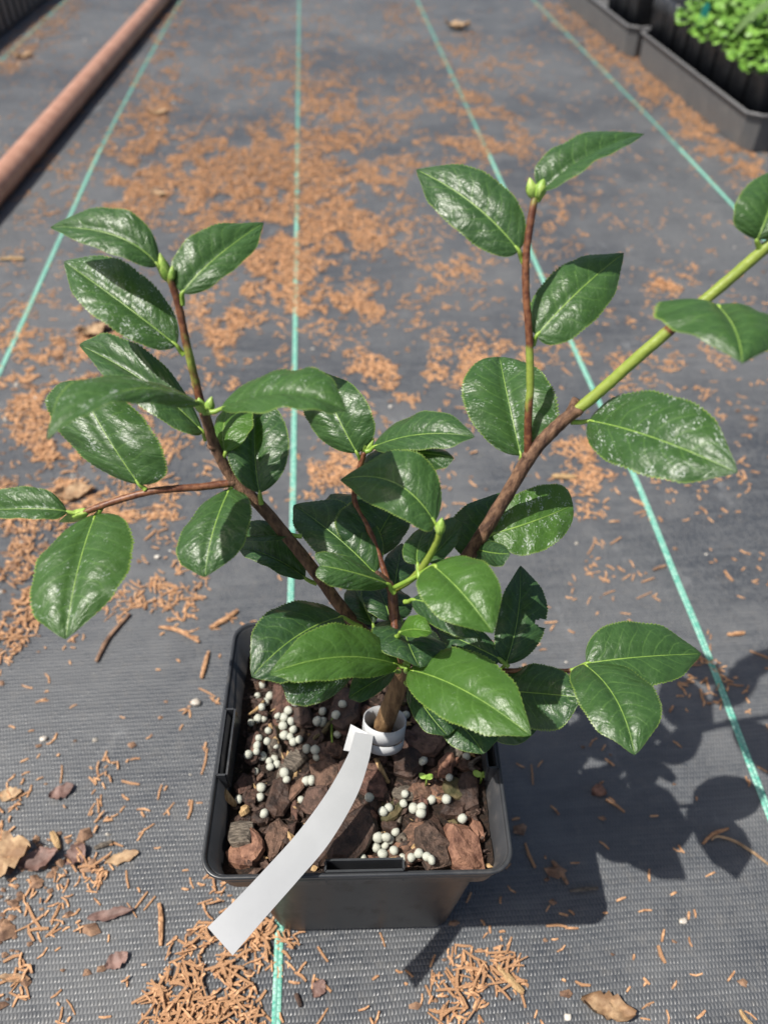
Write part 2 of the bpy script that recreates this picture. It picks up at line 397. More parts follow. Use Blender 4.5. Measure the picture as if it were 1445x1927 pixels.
def cell_pot(M, label, group):
    e = empty('cell_pot', (0, 0, 0)); e.matrix_world = M; tag(e, label, 'pot', group)
    b = MB(); H = .122
    loft(b, [rsq(.0235, .0235, .004, .001, 2), rsq(.0275, .0275, .004, H - .028, 2), rsq(.0292, .0292, .004, H - .026, 2), rsq(.0298, .0298, .004, H, 2), rsq(.0285, .0285, .004, H, 2), rsq(.0275, .0275, .004, H - .014, 2)], True, False)
    b.build('pot_wall', MAT['cellpot'], e)
    b = MB(); b.add(rsq(.0276, .0276, .004, H - .013, 2), [tuple(range(12))]); b.build('soil_surface', MAT['soil'], e)
    return e
def seedling(M, n, label, rnd):
    e = empty('seedling', (0, 0, 0)); e.matrix_world = M; tag(e, label, 'seedling', 'seedlings in the tray')
    st = MB(); lf = MB()
    for k in range(n):
        a = rnd.uniform(0, 6.28); rr = .060 * math.sqrt(rnd.random()); hgt = rnd.uniform(.004, .058) * (1.25 - rr * 15)
        p0 = Vector((math.cos(a) * rr * .35, math.sin(a) * rr * .35, 0)); p1 = Vector((math.cos(a) * rr, math.sin(a) * rr, hgt))
        tube(st, [p0, (p0 + p1) / 2 + Vector((0, 0, .006)), p1], [.0009, .0008, .0006], 4)
        nl = 3; sz = rnd.uniform(.008, .0135); tilt = Vector((rnd.uniform(-.5, .5), rnd.uniform(-.5, .5), 1)).normalized()
        ax = tilt.orthogonal().normalized(); ay = tilt.cross(ax)
        for j in range(nl):
            b = 6.283 * j / nl + a; dr = ax * math.cos(b) + ay * math.sin(b); sd_ = tilt.cross(dr)
            pts = [p1]
            for (l, ww) in ((.35, .42), (.75, .56), (1.05, .36), (.93, 0), (1.05, -.36), (.75, -.56), (.35, -.42)):
                pts.append(p1 + dr * (sz * l) + sd_ * (sz * ww) + tilt * (sz * (.12 * abs(ww) * 2 - .25 * l * l)))
            pts.append(p1 + dr * sz * .7)
            lf.add(pts, [(0, 1, 8), (1, 2, 8), (2, 3, 8), (3, 4, 8), (4, 5, 8), (5, 6, 8), (6, 7, 8), (7, 0, 8)])
    st.build('stem', MAT['seedling'], e); o = lf.build('foliage', MAT['seedling'], e); o['kind'] = 'stuff'
    return e
rs = random.Random(3)
Mt = Matrix.Translation(c0) @ Matrix.Rotation(tray_yaw, 4, 'Z')
Mt2 = Matrix.Translation(c2) @ Matrix.Rotation(tray_yaw, 4, 'Z')
for i in range(4):
    for j in range(8):
        M = Mt @ Matrix.Translation((.038 + i * .064, .038 + j * .0605, .005)) @ Matrix.Rotation(rs.uniform(-.08, .08), 4, 'Z')
        p = M @ Vector((0, 0, .12)); q = p - CAM; px = CX + FPX * q.dot(RIGHT) / q.dot(FWD); py = CY - FPX * q.dot(UP) / q.dot(FWD)
        if px < 1520 and py > -140:
            cell_pot(M, 'tall black square cell pot standing in the seedling tray', 'cell pots in the seedling tray')
            if j < 6 and (i > 0 or j < 5):
                seedling(M @ Matrix.Translation((rs.uniform(-.018, .004), rs.uniform(-.01, .01), .1095)), 55 if i == 0 else 75,
                         'bright green three lobed seedling growing from a cell pot', rs)
for i in range(3):
    for j in range(3):
        M = Mt2 @ Matrix.Translation((.038 + i * .064, .045 + j * .0605, .005))
        p = M @ Vector((0, 0, .12)); q = p - CAM; py = CY - FPX * q.dot(UP) / q.dot(FWD)
        if py > -60:
            cell_pot(M, 'black square cell pot in the tray without seedlings', 'cell pots in the farther tray')
# teal stakes between the seedlings
for px, py in ((1326, 22),):
    b = MB(); p = at_Y(px, py, 1.50); box(b, p.x - .006, p.x + .006, p.y - .0008, p.y + .0008, .115, p.z + .008)
    b.add([(p.x - .006, p.y, p.z + .008), (p.x + .006, p.y, p.z + .008), (p.x, p.y, p.z + .015)], [(0, 1, 2)])
    tag(b.build('plant_stake', MAT['teal'], None, False), 'small teal plant stake among the bright green seedlings', 'stake')
cut = empty('cutting', at_Y(1462, 60, 1.40)); tag(cut, 'dark leafed cutting rising above the bright green seedlings', 'cutting')
cl = cut.location.copy(); b = MB(); tube(b, [(0, 0, .118 - cl.z), (.004, 0, .02), (.002, -.004, .045)], .0022, 6); b.build('stem', MAT['petiole'], cut)
for a, ln, dn in ((2.95, .075, -.012), (4.3, .07, -.01), (.4, .07, .01)):
    b = MB(); vs = []; uv = []
    for i in range(15):
        t = i / 14; wd = .021 * (t ** .55 * (1 - t) ** .7) / .42
        for j in range(-3, 4): vs.append(Vector((math.cos(a) * ln * t - math.sin(a) * wd * j / 3, math.sin(a) * ln * t + math.cos(a) * wd * j / 3, .043 + dn * 6 * t * t + .004 * abs(j) / 3))); uv.append((.5 + j / 6, t))
    b.add(vs, [(i * 7 + j, i * 7 + j + 1, i * 7 + j + 8, i * 7 + j + 7) for i in range(14) for j in range(6)]); o = b.build('leaf', MAT['leaf'], cut, uv=uv); o['tone'] = .05; o['spots'] = 0.0
# crate in the far left corner
tl = at_z(30, 42, 0)
tray_left = nursery_tray(Vector((tl.x - .275, tl.y - .42, 0)), R(0.5), .285, .9, .075, 'black ribbed tray beside the hose at the far fabric edge', None, 22)

# ------------------------------------------------------------------ square pot
POT_Z = .132
PF = at_z(673, 1648, POT_Z)
POT_C = Vector((PF.x - .0015, PF.y + .0665, 0)); POT_YAW = R(1.2)
pot = empty('square_pot', POT_C, POT_YAW)
tag(pot, 'black square plastic nursery pot filled with bark chips', 'pot')
b = MB()
loft(b, [rsq(.0475, .0475, .010, .0, 8), rsq(.049, .049, .010, .004, 8), rsq(.0575, .0575, .009, .1085, 8), rsq(.0585, .0585, .009, .1095, 8),
         rsq(.0625, .0625, .0095, .1105, 8), rsq(.0652, .0652, .0100, POT_Z - .0018, 8), rsq(.0643, .0643, .0092, POT_Z - .0018, 8),
         rsq(.0608, .0608, .0080, .1115, 8), rsq(.0565, .0565, .0080, .1095, 8), rsq(.0465, .0465, .009, .004, 8)], True, True)
b.build('wall', MAT['pot'], pot)
b = MB()
loft(b, [rsq(.0646, .0646, .0102, POT_Z - .0042, 8), rsq(.0660, .0660, .0105, POT_Z - .0042, 8), rsq(.0668, .0668, .0106, POT_Z - .0010, 8), rsq(.0666, .0666, .0104, POT_Z - .0002, 8),
         rsq(.0662, .0662, .0100, POT_Z, 8), rsq(.0655, .0655, .0096, POT_Z, 8), rsq(.0651, .0651, .0094, POT_Z - .0004, 8), rsq(.0641, .0641, .0090, POT_Z - .004, 8)])
b.build('rim', MAT['rim'], pot)
def slot(rot, off, half):
    s = MB(); M = Matrix.Rotation(rot, 4, 'Z') @ Matrix.Translation((off, 0, 0)); zt = POT_Z + .0012; zb = POT_Z - .012; th = .0009
    yo, yi = -.0648, -.0598
    box(s, -half, half, yi - th, yi, zb, zt, M)
    for e in (-1, 1): box(s, e * half - th / 2, e * half + th / 2, yo, yi - th - .0002, zb, zt, M)
    box(s, -half, half, yo - th * .5, yo + th * .5, zb + .004, zt, M)
    s.build('label_slot', MAT['rim'], pot, False)
slot(0, .003, .0165); slot(-math.pi / 2, .004, .0170); slot(math.pi / 2, -.0030, .0170); slot(math.pi, 0, .0165)

# soil
PM = Matrix.Translation(POT_C) @ Matrix.Rotation(POT_YAW, 4, 'Z')
ALLV = []; ALLF = []
def solid_add(vs, fs):
    n = len(ALLV); ALLV.extend(Vector(v) for v in vs); ALLF.extend(tuple(i + n for i in f) for f in fs)
def bvh(): return BVHTree.FromPolygons(ALLV, ALLF)
N = 64; sv = []; sf = []; hs = .0606
for j in range(N + 1):
    for i in range(N + 1):
        x = -hs + 2 * hs * i / N; y = -hs + 2 * hs * j / N
        h = .1135 + .0035 * noise.noise(Vector((x * 90, y * 90, 2))) + .0016 * noise.noise(Vector((x * 380, y * 380, 5)))
        h += .004 * math.exp(-(x * x + y * y) / .0006)
        sv.append(PM @ Vector((x, y, h)))
for j in range(N):
    for i in range(N): a = j * (N + 1) + i; sf.append((a, a + 1, a + N + 2, a + N + 1))
b = MB(); b.add(sv, sf); tag(b.build('potting_soil', MAT['soil']), 'dark crumbly potting soil filling the square pot', kind='stuff'); solid_add(sv, sf)

def chip_mesh(seed, lx, ly, th, nv=9):
    """irregular bark flake: ragged outline, broken bevelled rim, uneven layered top"""
    r = random.Random(seed); vs = []; n = nv
    out = []
    ph = r.uniform(0, 6.28)
    for k in range(n):
        a = 6.2832 * (k + r.uniform(-.32, .32)) / n
        q = (abs(math.cos(a)) ** 3.0 + abs(math.sin(a)) ** 3.0) ** (-1 / 3.0)
        rr = q * r.uniform(.74, 1.08)
        out.append(Vector((math.cos(a) * rr * lx / 2, math.sin(a) * rr * ly / 2, 0)))
    bend = r.uniform(-.3, .5)
    def zc(p): return bend * (p.y * p.y) / max(ly, 1e-4)
    for p in out: vs.append(Vector((p.x, p.y, -th / 2 + zc(p) + r.uniform(-.1, .1) * th)))
    for p in out: vs.append(Vector((p.x * 1.03, p.y * 1.03, th * r.uniform(.0, .3) + zc(p))))
    for p in out:
        s = r.uniform(.68, .9); vs.append(Vector((p.x * s, p.y * s, th * r.uniform(.38, .62) + zc(p * s))))
    vs.append(Vector((r.uniform(-.2, .2) * lx, r.uniform(-.2, .2) * ly, th * r.uniform(.4, .72)))); vs.append(Vector((0, 0, -th / 2)))
    fs = []
    for k in range(n):
        k2 = (k + 1) % n
        fs += [(k, k2, n + k2, n + k), (n + k, n + k2, 2 * n + k2, 2 * n + k), (2 * n + k, 2 * n + k2, 3 * n), (k2, k, 3 * n + 1)]
    return vs, fs
CHIPS = {}
def place_chip(name, pos_xy, lx, ly, th, rz, tilt, taz, mat, label, group, tree, seed, lift=0.0, cat='bark chip', sink=.3):
    vs, fs = chip_mesh(seed, lx, ly, th)
    hit = tree.ray_cast(Vector((pos_xy[0], pos_xy[1], .25)), Vector((0, 0, -1)))
    z = hit[0].z if hit[0] else .113
    z = min(z, .1265)
    M = Matrix.Translation((pos_xy[0], pos_xy[1], z + th * sink + lift)) @ Matrix.Rotation(tilt, 4, Vector((math.cos(taz), math.sin(taz), 0))) @ Matrix.Rotation(rz, 4, 'Z')
    m = MB(); m.add(vs, fs); o = m.build(name, mat, None, False); o.matrix_world = M
    tag(o, label, cat, group); solid_add([M @ v for v in vs], fs)
    return o
rc = random.Random(11)
def in_pot(x, y, m): l = PM.inverted() @ Vector((x, y, 0)); return abs(l.x) < .0598 - m and abs(l.y) < .0598 - m
TRUNK_XY = at_z(712, 1392, .118)
tree = bvh(); cnt = 0
for layer in range(2):
    step = .0108 if layer == 0 else .0118
    k = int(.12 / step)
    for i in range(k):
        for j in range(k):
            l = Vector((-.0600 + step * (i + .5 + rc.uniform(-.4, .4)), -.0600 + step * (j + .5 + rc.uniform(-.4, .4)), 0))
            if layer and rc.random() < .45: continue
            sz = rc.uniform(.005, .0125) if rc.random() < .72 else rc.uniform(.011, .019)
            p = PM @ l
            if not in_pot(p.x, p.y, sz * .42): continue
            if (p.xy - TRUNK_XY.xy).length < .010: continue
            mat = rc.choices(['chip', 'chip_dark', 'chip_red', 'chip_grey', 'chip_moss'], [6, 4, 1.0, .8, .9])[0]
            place_chip('bark_chip', p.xy, sz, sz * rc.uniform(.28, .75), rc.uniform(.0014, .0042), rc.uniform(0, 6.28), abs(rc.gauss(0, .70)), rc.uniform(0, 6.28), MAT[mat],
                       'small brown bark chip packed into the square pot', 'small bark chips in the pot', tree, rc.randint(0, 10 ** 6)); cnt += 1
    tree = bvh()
# the large flakes that can be told apart: px, py, length px, width px, angle (deg, image, ccw), thickness mm, material, label
BIG = [(660, 1570, 150, 78, 48, 6, 'chip_dark', 'large dark bark slab half under the white tag by the front slot'),
       (686, 1535, 62, 40, 40, 5, 'chip_red', 'pale ridged bark flake leaning on the large dark slab'),
       (735, 1512, 70, 46, 70, 4, 'chip_moss', 'greenish bark flake between two clumps of white prills'),
       (778, 1578, 82, 66, 30, 5, 'chip', 'grey brown five sided bark flake above the row of prills'),
       (832, 1617, 60, 88, 20, 6, 'chip', 'upright oval bark flake with pale rim near the front wall'),
       (884, 1598, 74, 92, 25, 9, 'chip_red', 'thick red brown bark block in the front right pot corner'),
       (905, 1505, 50, 110, -35, 6, 'chip_dark', 'long dark curled bark piece against the right pot wall'),
       (919, 1567, 26, 44, 8, 5, 'chip_red', 'small orange bark piece touching the right pot wall'),
       (700, 1468, 56, 60, 20, 5, 'chip', 'squarish brown bark flake right of the tag strip'),
       (805, 1385, 84, 70, -25, 6, 'chip', 'rosy brown bark flake beside the trunk under the front leaf'),
       (768, 1430, 60, 56, 10, 5, 'chip_dark', 'black brown bark flake below the tag loop'),
       (838, 1442, 36, 56, -20, 4, 'chip_red', 'oval reddish flake under the right hand leaves'),
       (880, 1480, 44, 70, 5, 4, 'chip_dark', 'narrow dark flake by the pale green sprout'),
       (856, 1478, 46, 40, 60, 4, 'chip_moss', 'mossy bark flake beside the pale green sprout'),
       (825, 1480, 40, 44, 20, 4, 'chip', 'small rounded brown flake right of the tiny seedling'),
       (805, 1540, 50, 96, 25, 5, 'chip_dark', 'long brown bark splinter standing behind the red block'),
       (790, 1480, 46, 36, 10, 4, 'chip', 'brown flake behind the tiny seedling'),
       (528, 1310, 40, 130, 2, 5, 'chip', 'tall smooth brown bark strip behind the white prills'),
       (568, 1340, 40, 46, 10, 6, 'chip_dark', 'wet dark bark lump among white prills under the pale leaf'),
       (546, 1428, 40, 84, -32, 6, 'chip_grey', 'weathered grey splintered wood chip among the prills'),
       (524, 1492, 44, 84, -8, 5, 'chip_dark', 'dark layered bark strip below the grey wood chip'),
       (430, 1585, 58, 50, 0, 5, 'chip_grey', 'grey brown bark square near the front left wall'),
       (418, 1628, 62, 44, -10, 6, 'chip_red', 'rounded reddish bark chip in the front left pot corner'),
       (474, 1588, 52, 58, 20, 5, 'chip_red', 'bright tan broken bark chip left of the tag'),
       (518, 1570, 44, 70, -15, 5, 'chip', 'brown bark chip touching the left side of the tag'),
       (440, 1470, 44, 40, 0, 5, 'chip', 'brown bark chip below the left label slot'),
       (472, 1480, 36, 50, -10, 4, 'chip', 'purplish brown bark flake among the left chips'),
       (490, 1525, 44, 36, 10, 4, 'chip_dark', 'dark flat bark flake left of the tag strip'),
       (440, 1400, 36, 60, -5, 4, 'chip', 'upright brown bark flake beside the left label slot'),
       (612, 1452, 60, 56, 40, 5, 'chip', 'pinkish brown flake right of the grey wood chip'),
       (610, 1410, 44, 46, 15, 5, 'chip', 'dull brown flake left of the tag flap'),
       (592, 1500, 60, 44, 45, 5, 'chip', 'long brown flake running beside the tag edge'),
       (650, 1335, 70, 90, 0, 5, 'chip_dark', 'broad dark bark slab behind the white tag loop'),
       (690, 1640, 50, 22, 10, 4, 'chip_red', 'thin bark piece lodged inside the front label slot'),
       (600, 1600, 46, 40, 30, 4, 'chip_dark', 'dark flake shaded by the end of the tag'),
       (740, 1618, 44, 30, -20, 4, 'chip', 'light brown chip beside prills at the front wall'),
       (790, 1628, 48, 26, 15, 4, 'chip', 'flat chip between front prills and oval flake')]
for k, (px, py, lw, lh, ang, th, mat, lab) in enumerate(BIG):
    p = at_z(px, py, .121); sc = depth(p) / FPX
    fx = 1.0; fy = 1.0 / max(.6, math.sin(PITCH + math.atan((py - CY) / FPX)))
    x, y = p.x, p.y; lx, ly = lw * sc * fx, lh * sc * fy
    for _ in range(20):
        if in_pot(x, y, max(lx, ly) * .36): break
        x += (POT_C.x - x) * .04; y += (POT_C.y - y) * .04
    slot_piece = 'slot' in lab and 'lodged' in lab
    place_chip('bark_chip', (x, y), lx, ly, th / 1000, R(ang), rc.uniform(.10, .50), rc.uniform(0, 6.28) , MAT[mat], lab, 'large bark flakes in the pot', tree, 500 + k, sink=.25)
    if k % 6 == 5: tree = bvh()
tree = bvh()

# prills
def prill_mesh(seed):
    r = random.Random(seed); bm = bmesh.new(); bmesh.ops.create_icosphere(bm, subdivisions=2, radius=1.0)
    sx, sy, sz = r.uniform(.9, 1.14), r.uniform(.88, 1.08), r.uniform(.86, 1.02); o = Vector((r.random() * 9, r.random() * 9, r.random() * 9))
    for v in bm.verts:
        v.co = Vector((v.co.x * sx, v.co.y * sy, v.co.z * sz)) * (1 + .15 * noise.noise(v.co * 1.3 + o))
    me = bpy.data.meshes.new('prill'); bm.to_mesh(me); bm.free(); me.polygons.foreach_set('use_smooth', [True] * len(me.polygons)); me.materials.append(MAT['prill']); return me
PRM = [prill_mesh(s) for s in range(6)]
PR = [(493, 1289), (456, 1308), (455, 1319), (485, 1309), (508, 1310), (500, 1321), (493, 1331), (543, 1337), (523, 1347), (535, 1350), (548, 1357), (533, 1366), (552, 1373), (557, 1311), (556, 1323),
      (473, 1360), (486, 1352), (497, 1353), (487, 1389), (503, 1395), (484, 1403), (483, 1414), (519, 1404), (494, 1423), (467, 1420), (507, 1432), (517, 1427), (522, 1438), (509, 1443), (481, 1452),
      (535, 1454), (540, 1467), (546, 1386), (535, 1384), (563, 1392), (552, 1396), (607, 1339), (597, 1357), (608, 1359), (635, 1382), (577, 1409), (593, 1411), (596, 1425), (576, 1470), (586, 1469),
      (492, 1482), (450, 1504), (424, 1513), (498, 1531), (567, 1505), (645, 1325), (632, 1345), (490, 1500), (505, 1375), (460, 1345),
      (877, 1424), (796, 1432), (762, 1494), (759, 1512), (732, 1520), (721, 1527), (778, 1521), (793, 1519), (792, 1530), (812, 1505), (840, 1504), (744, 1566), (712, 1576), (727, 1576), (734, 1581), (725, 1591), (708, 1595), (683, 1615),
      (709, 1627), (758, 1614), (774, 1614), (788, 1606), (803, 1612), (749, 1632), (764, 1638), (777, 1643), (695, 1500), (764, 1345), (845, 1463), (720, 1607), (741, 1600), (812, 1618), (870, 1540), (660, 1628)]
rp = random.Random(5)
for k, (px, py) in enumerate(PR):
    p = at_z(px, py, .124); r = rp.uniform(.0018, .0026)
    if not in_pot(p.x, p.y, .002): continue
    hit = tree.ray_cast(Vector((p.x, p.y, .25)), Vector((0, 0, -1)))
    z = (hit[0].z if hit[0] else .115) + r * .72
    # slide along the sight line so that it rests on what lies there
    d = ray(px, py)
    for _ in range(4):
        p = CAM + d * ((z - CAM_H) / d.z); hit = tree.ray_cast(Vector((p.x, p.y, .25)), Vector((0, 0, -1)))
        if hit[0]: z = hit[0].z + r * .72
    p = CAM + d * ((z - CAM_H) / d.z)
    if not in_pot(p.x, p.y, .001): continue
    o = bpy.data.objects.new('fertilizer_prill', PRM[k % 6]); C.objects.link(o)
    o.location = p; o.scale = (r, r, r); o.rotation_euler = (rp.uniform(0, 6), rp.uniform(0, 6), rp.uniform(0, 6))
    left = px < 660
    tag(o, 'round white fertilizer prill among bark chips left of the tag' if left else 'round white fertilizer prill among bark chips right of the tag',
        'prill', 'white prills left of the tag' if left else 'white prills right of the tag')
tree = bvh(); cm = [MB(), MB(), MB()]
for k in range(1300):
    l = Vector((rp.uniform(-.058, .058), rp.uniform(-.058, .058), 0)); p = PM @ l
    h = tree.ray_cast(Vector((p.x, p.y, .25)), Vector((0, 0, -1)))
    if not h[0] or h[0].z > .1172: continue
    a = rp.uniform(0, 6.28); ln = rp.uniform(.0008, .0034); wd = ln * rp.uniform(.15, .6); dx = Vector((math.cos(a), math.sin(a), rp.uniform(-.4, .5))) * ln; dy = Vector((-math.sin(a), math.cos(a), rp.uniform(-.3, .3))) * wd
    q = h[0] + Vector((0, 0, wd * .35)); up_ = Vector((0, 0, wd * .6))
    cm[0 if k % 9 < 4 else (1 if k % 9 < 8 else 2)].add([q - dx, q - dy, q + dx, q + dy, q + up_, q - up_], [(0, 1, 4), (1, 2, 4), (2, 3, 4), (3, 0, 4), (1, 0, 5), (2, 1, 5), (3, 2, 5), (0, 3, 5)])
for mb_, mn, lb in zip(cm, ('chip_dark', 'chip', 'sliver'), ('black bark crumbs filling the gaps between chips', 'brown bark crumbs filling the gaps between chips', 'pale wood shreds lying between the bark chips')):
    tag(mb_.build('bark_crumbs', MAT[mn], None, False), lb, kind='stuff')
# slivers and sprouts
def sliver(pts, r0, mat, label, name='wood_sliver', cat='wood sliver', flat=.6):
    m = MB(); P = [Vector(p) for p in crom([tuple(p) for p in pts], 4)]
    n = len(P); tube(m, P, [r0 * (1 - .35 * abs(2 * i / (n - 1) - 1) ** 2) for i in range(n)], 6, True, .35)
    return tag(m.build(name, mat, None, False), label, cat)
def rest(px, py, up=.001):
    p = at_z(px, py, .121); h = tree.ray_cast(Vector((p.x, p.y, .25)), Vector((0, 0, -1)))
    return at_z(px, py, (h[0].z if h[0] else .118) + up)
sliver([rest(414, 1478), rest(426, 1496), rest(443, 1515)], .0019, MAT['sliver'], 'pale yellow wood sliver by the left pot wall')
sliver([rest(452, 1533), rest(462, 1526), rest(456, 1522)], .0022, MAT['sliver'], 'short orange wood fragment under the pale yellow sliver')
sliver([rest(706, 1428), rest(716, 1445), rest(731, 1474)], .0013, MAT['sliver'], 'thin tan twig piece below the tag loop')
sliver([rest(508, 1362), rest(516, 1385), rest(522, 1398)], .0013, MAT['sliver'], 'tan split twig between white prills')
sliver([rest(625, 1352), rest(624, 1375), rest(625, 1396)], .0006, MAT['petiole'], 'thin green grass stem standing among prills', 'grass_stem', 'stem')
sliver([rest(590, 1390), rest(610, 1375), rest(622, 1357)], .0011, MAT['chip_moss'], 'olive brown twig leaning over prills')
sliver([rest(468, 1345), rest(486, 1332), rest(500, 1314)], .0008, MAT['sliver'], 'thin straw across the upper prills')
sliver([rest(895, 1450), rest(885, 1440), rest(903, 1425)], .0014, MAT['chip_grey'], 'grey twig stub under the hanging leaf')
def sprout(px, py, sz, label):
    e = empty('sprout', rest(px, py, 0)); tag(e, label, 'sprout')
    st = MB(); tube(st, [(0, 0, -.002), (.0005, 0, .004), (0, 0, .008)], .0005, 5); st.build('stem', MAT['petiole'], e)
    for a in (0.3, 2.6):
        l = MB(); vs = [Vector((0, 0, .008))]; n = 10
        for k in range(n):
            t = 6.283 * k / n; vs.append(Vector((sz * (.9 - math.cos(t)), sz * .8 * math.sin(t), .008 + .1 * sz * math.cos(2 * t))))
        vs = [Matrix.Rotation(a, 3, 'Z') @ v for v in vs]
        l.add(vs, [(0, 1 + k, 1 + (k + 1) % n) for k in range(n)]); l.build('leaf', MAT['bud'], e)
sprout(902, 1474, .0022, 'tiny pale green sprout beside the right pot wall')
sprout(800, 1478, .0019, 'tiny two leaved sprout in the middle of the chips')

# ------------------------------------------------------------------ camellia
plant = empty('camellia_plant', TRUNK_XY); tag(plant, 'young glossy green camellia plant growing in the square pot', 'plant')
PI_ = Matrix.Translation(-TRUNK_XY)
def pl_build(mb, name, mat, parent=None, **kw):
    off = TRUNK_XY
    mb.v = [(a - off.x, b_ - off.y, c - off.z) for a, b_, c in mb.v]
    return mb.build(name, mat, parent or plant, **kw)
def shoot_material():
    g = Nt('shoot_bark'); tc = g.n('ShaderNodeTexCoord').outputs['Object']
    a = g.n('ShaderNodeAttribute', {'attribute_name': 'green'}).outputs[2]
    st_ = g.noise(g.n('ShaderNodeMapping', Vector=tc, Scale=(1, 1, .3)), 190, 4, .6); sp = g.noise(tc, 420, 3)
    f = g.sstep(g.m_('ADD', a, g.m_('MULTIPLY', g.m_('SUBTRACT', st_, .5), 1.5)), .35, .75)
    br = g.mix(g.sstep(sp, .35, .68), (.10, .032, .016), (.225, .092, .040)); gr = g.mix(sp, (.17, .245, .028), (.30, .36, .070))
    p = g.n('ShaderNodeBsdfPrincipled', Base__Color=g.mix(f, br, gr), Roughness=.46, Normal=g.bump(sp, .0003, .8))
    return g.done(p)
MAT['shoot'] = shoot_material()
def shoot(pts, r0, r1, sub=8):
    """pts: px, py, Y, greenness"""
    Q = crom([(*at_Y(*p[:3]), p[3]) for p in pts], sub); n = len(Q); m = MB()
    tube(m, [q[:3] for q in Q], [r0 + (r1 - r0) * i / (n - 1) for i in range(n)], 10, True, .10)
    o = pl_build(m, 'shoot', MAT['shoot']); at = o.data.attributes.new('green', 'FLOAT', 'POINT')
    at.data.foreach_set('value', [min(max(q[3], 0), 1) for q in Q for _ in range(10)]); return o
def stem(name, pts, r0, r1, mat, seg=10, bumpy=.12, sub=7):
    P = [at_Y(*p) for p in pts]; Q = crom([tuple(p) for p in P], sub); n = len(Q)
    m = MB(); tube(m, Q, [r0 + (r1 - r0) * i / (n - 1) for i in range(n)], seg, True, bumpy)
    return pl_build(m, name, mat)
tb = at_z(706, 1405, .113)
P = [tb, at_Y(712, 1388, .191), at_Y(735, 1330, .1915), at_Y(750, 1280, .192), at_Y(748, 1225, .193)]
Q = crom([tuple(p) for p in P], 8); m = MB(); n = len(Q); tube(m, Q, [.0052 - .0014 * i / (n - 1) for i in range(n)], 14, True, .16); pl_build(m, 'trunk', MAT['trunk'])
stem('branch', [(748, 1250, .192), (745, 1190, .192), (740, 1140, .193), (736, 1108, .194), (722, 1092, .194), (708, 1080, .194)], .0026, .0016, MAT['bark'])
shoot([(738, 1112, .193, 0), (742, 1170, .184, 0), (746, 1215, .176, .1), (762, 1252, .170, .5)], .0017, .0013)
stem('branch', [(748, 1262, .192), (712, 1215, .194), (660, 1165, .197), (590, 1072, .204), (500, 962, .210), (440, 902, .214), (405, 840, .217), (392, 800, .216), (386, 778, .212)], .0030, .0017, MAT['bark'])
shoot([(403, 838, .217, 0), (384, 780, .221, .05), (367, 712, .225, .5), (357, 670, .227, .6), (350, 640, .229, .3), (336, 572, .233, .1), (322, 530, .235, .4), (312, 512, .236, .9)], .0016, .0012)
shoot([(443, 908, .214, 0), (380, 916, .211, .05), (290, 924, .207, .05), (215, 944, .204, 0), (160, 964, .202, .2)], .0015, .0012)
stem('branch', [(750, 1250, .192), (800, 1160, .197), (885, 1040, .205), (945, 945, .211), (1000, 855, .217), (1045, 805, .219), (1086, 770, .220)], .0031, .0023, MAT['bark'])
stem('stub', [(1066, 788, .220), (1075, 768, .221), (1084, 750, .222)], .0017, .0014, MAT['bark'], 9, .2, 4)
shoot([(1084, 772, .220, .9), (1130, 735, .221, 1), (1200, 672, .222, 1), (1250, 629, .223, .8), (1266, 614, .2231, .1), (1290, 593, .2234, .1), (1302, 584, .2235, .9), (1370, 527, .225, .95), (1445, 462, .226, 1), (1530, 392, .228, 1), (1620, 325, .230, 1)], .0021, .0017)
shoot([(993, 862, .217, 0), (993, 800, .221, .05), (995, 762, .2235, .3), (997, 735, .2255, .9), (997, 690, .2285, 1), (996, 660, .2307, .7), (996, 640, .2322, .2), (993, 600, .235, .1), (989, 540, .2395, .15), (990, 478, .244, .1), (1000, 405, .249, .2), (1007, 370, .252, .55)], .0015, .00125)
shoot([(735, 1110, .195, 0), (700, 1010, .212, .1), (668, 945, .224, .1), (673, 895, .228, .15), (686, 850, .231, .3)], .0012, .0011)
shoot([(738, 1112, .193, .6), (780, 1085, .188, .8), (812, 1040, .186, .9), (828, 1000, .186, 1)], .0014, .0012)
shoot([(755, 1255, .192, 0), (850, 1258, .188, 0), (947, 1262, .184, 0), (1020, 1262, .181, .1), (1072, 1262, .179, .3), (1103, 1252, .179, .9)], .0013, .0009)
# leaf scars: rings of bark at the nodes
for px, py, Y, r in ((440, 905, .2138, .0024), (993, 858, .217, .0024), (1084, 771, .220, .0029), (592, 1075, .204, .0027), (402, 838, .217, .0023), (738, 1112, .1938, .0024)):
    a = at_Y(px, py, Y); m = MB(); tube(m, [a + Vector((0, 0, -.0016)), a, a + Vector((0, 0, .0016))], [r * .72, r, r * .7], 10, True, .3); pl_build(m, 'node', MAT['bark'])

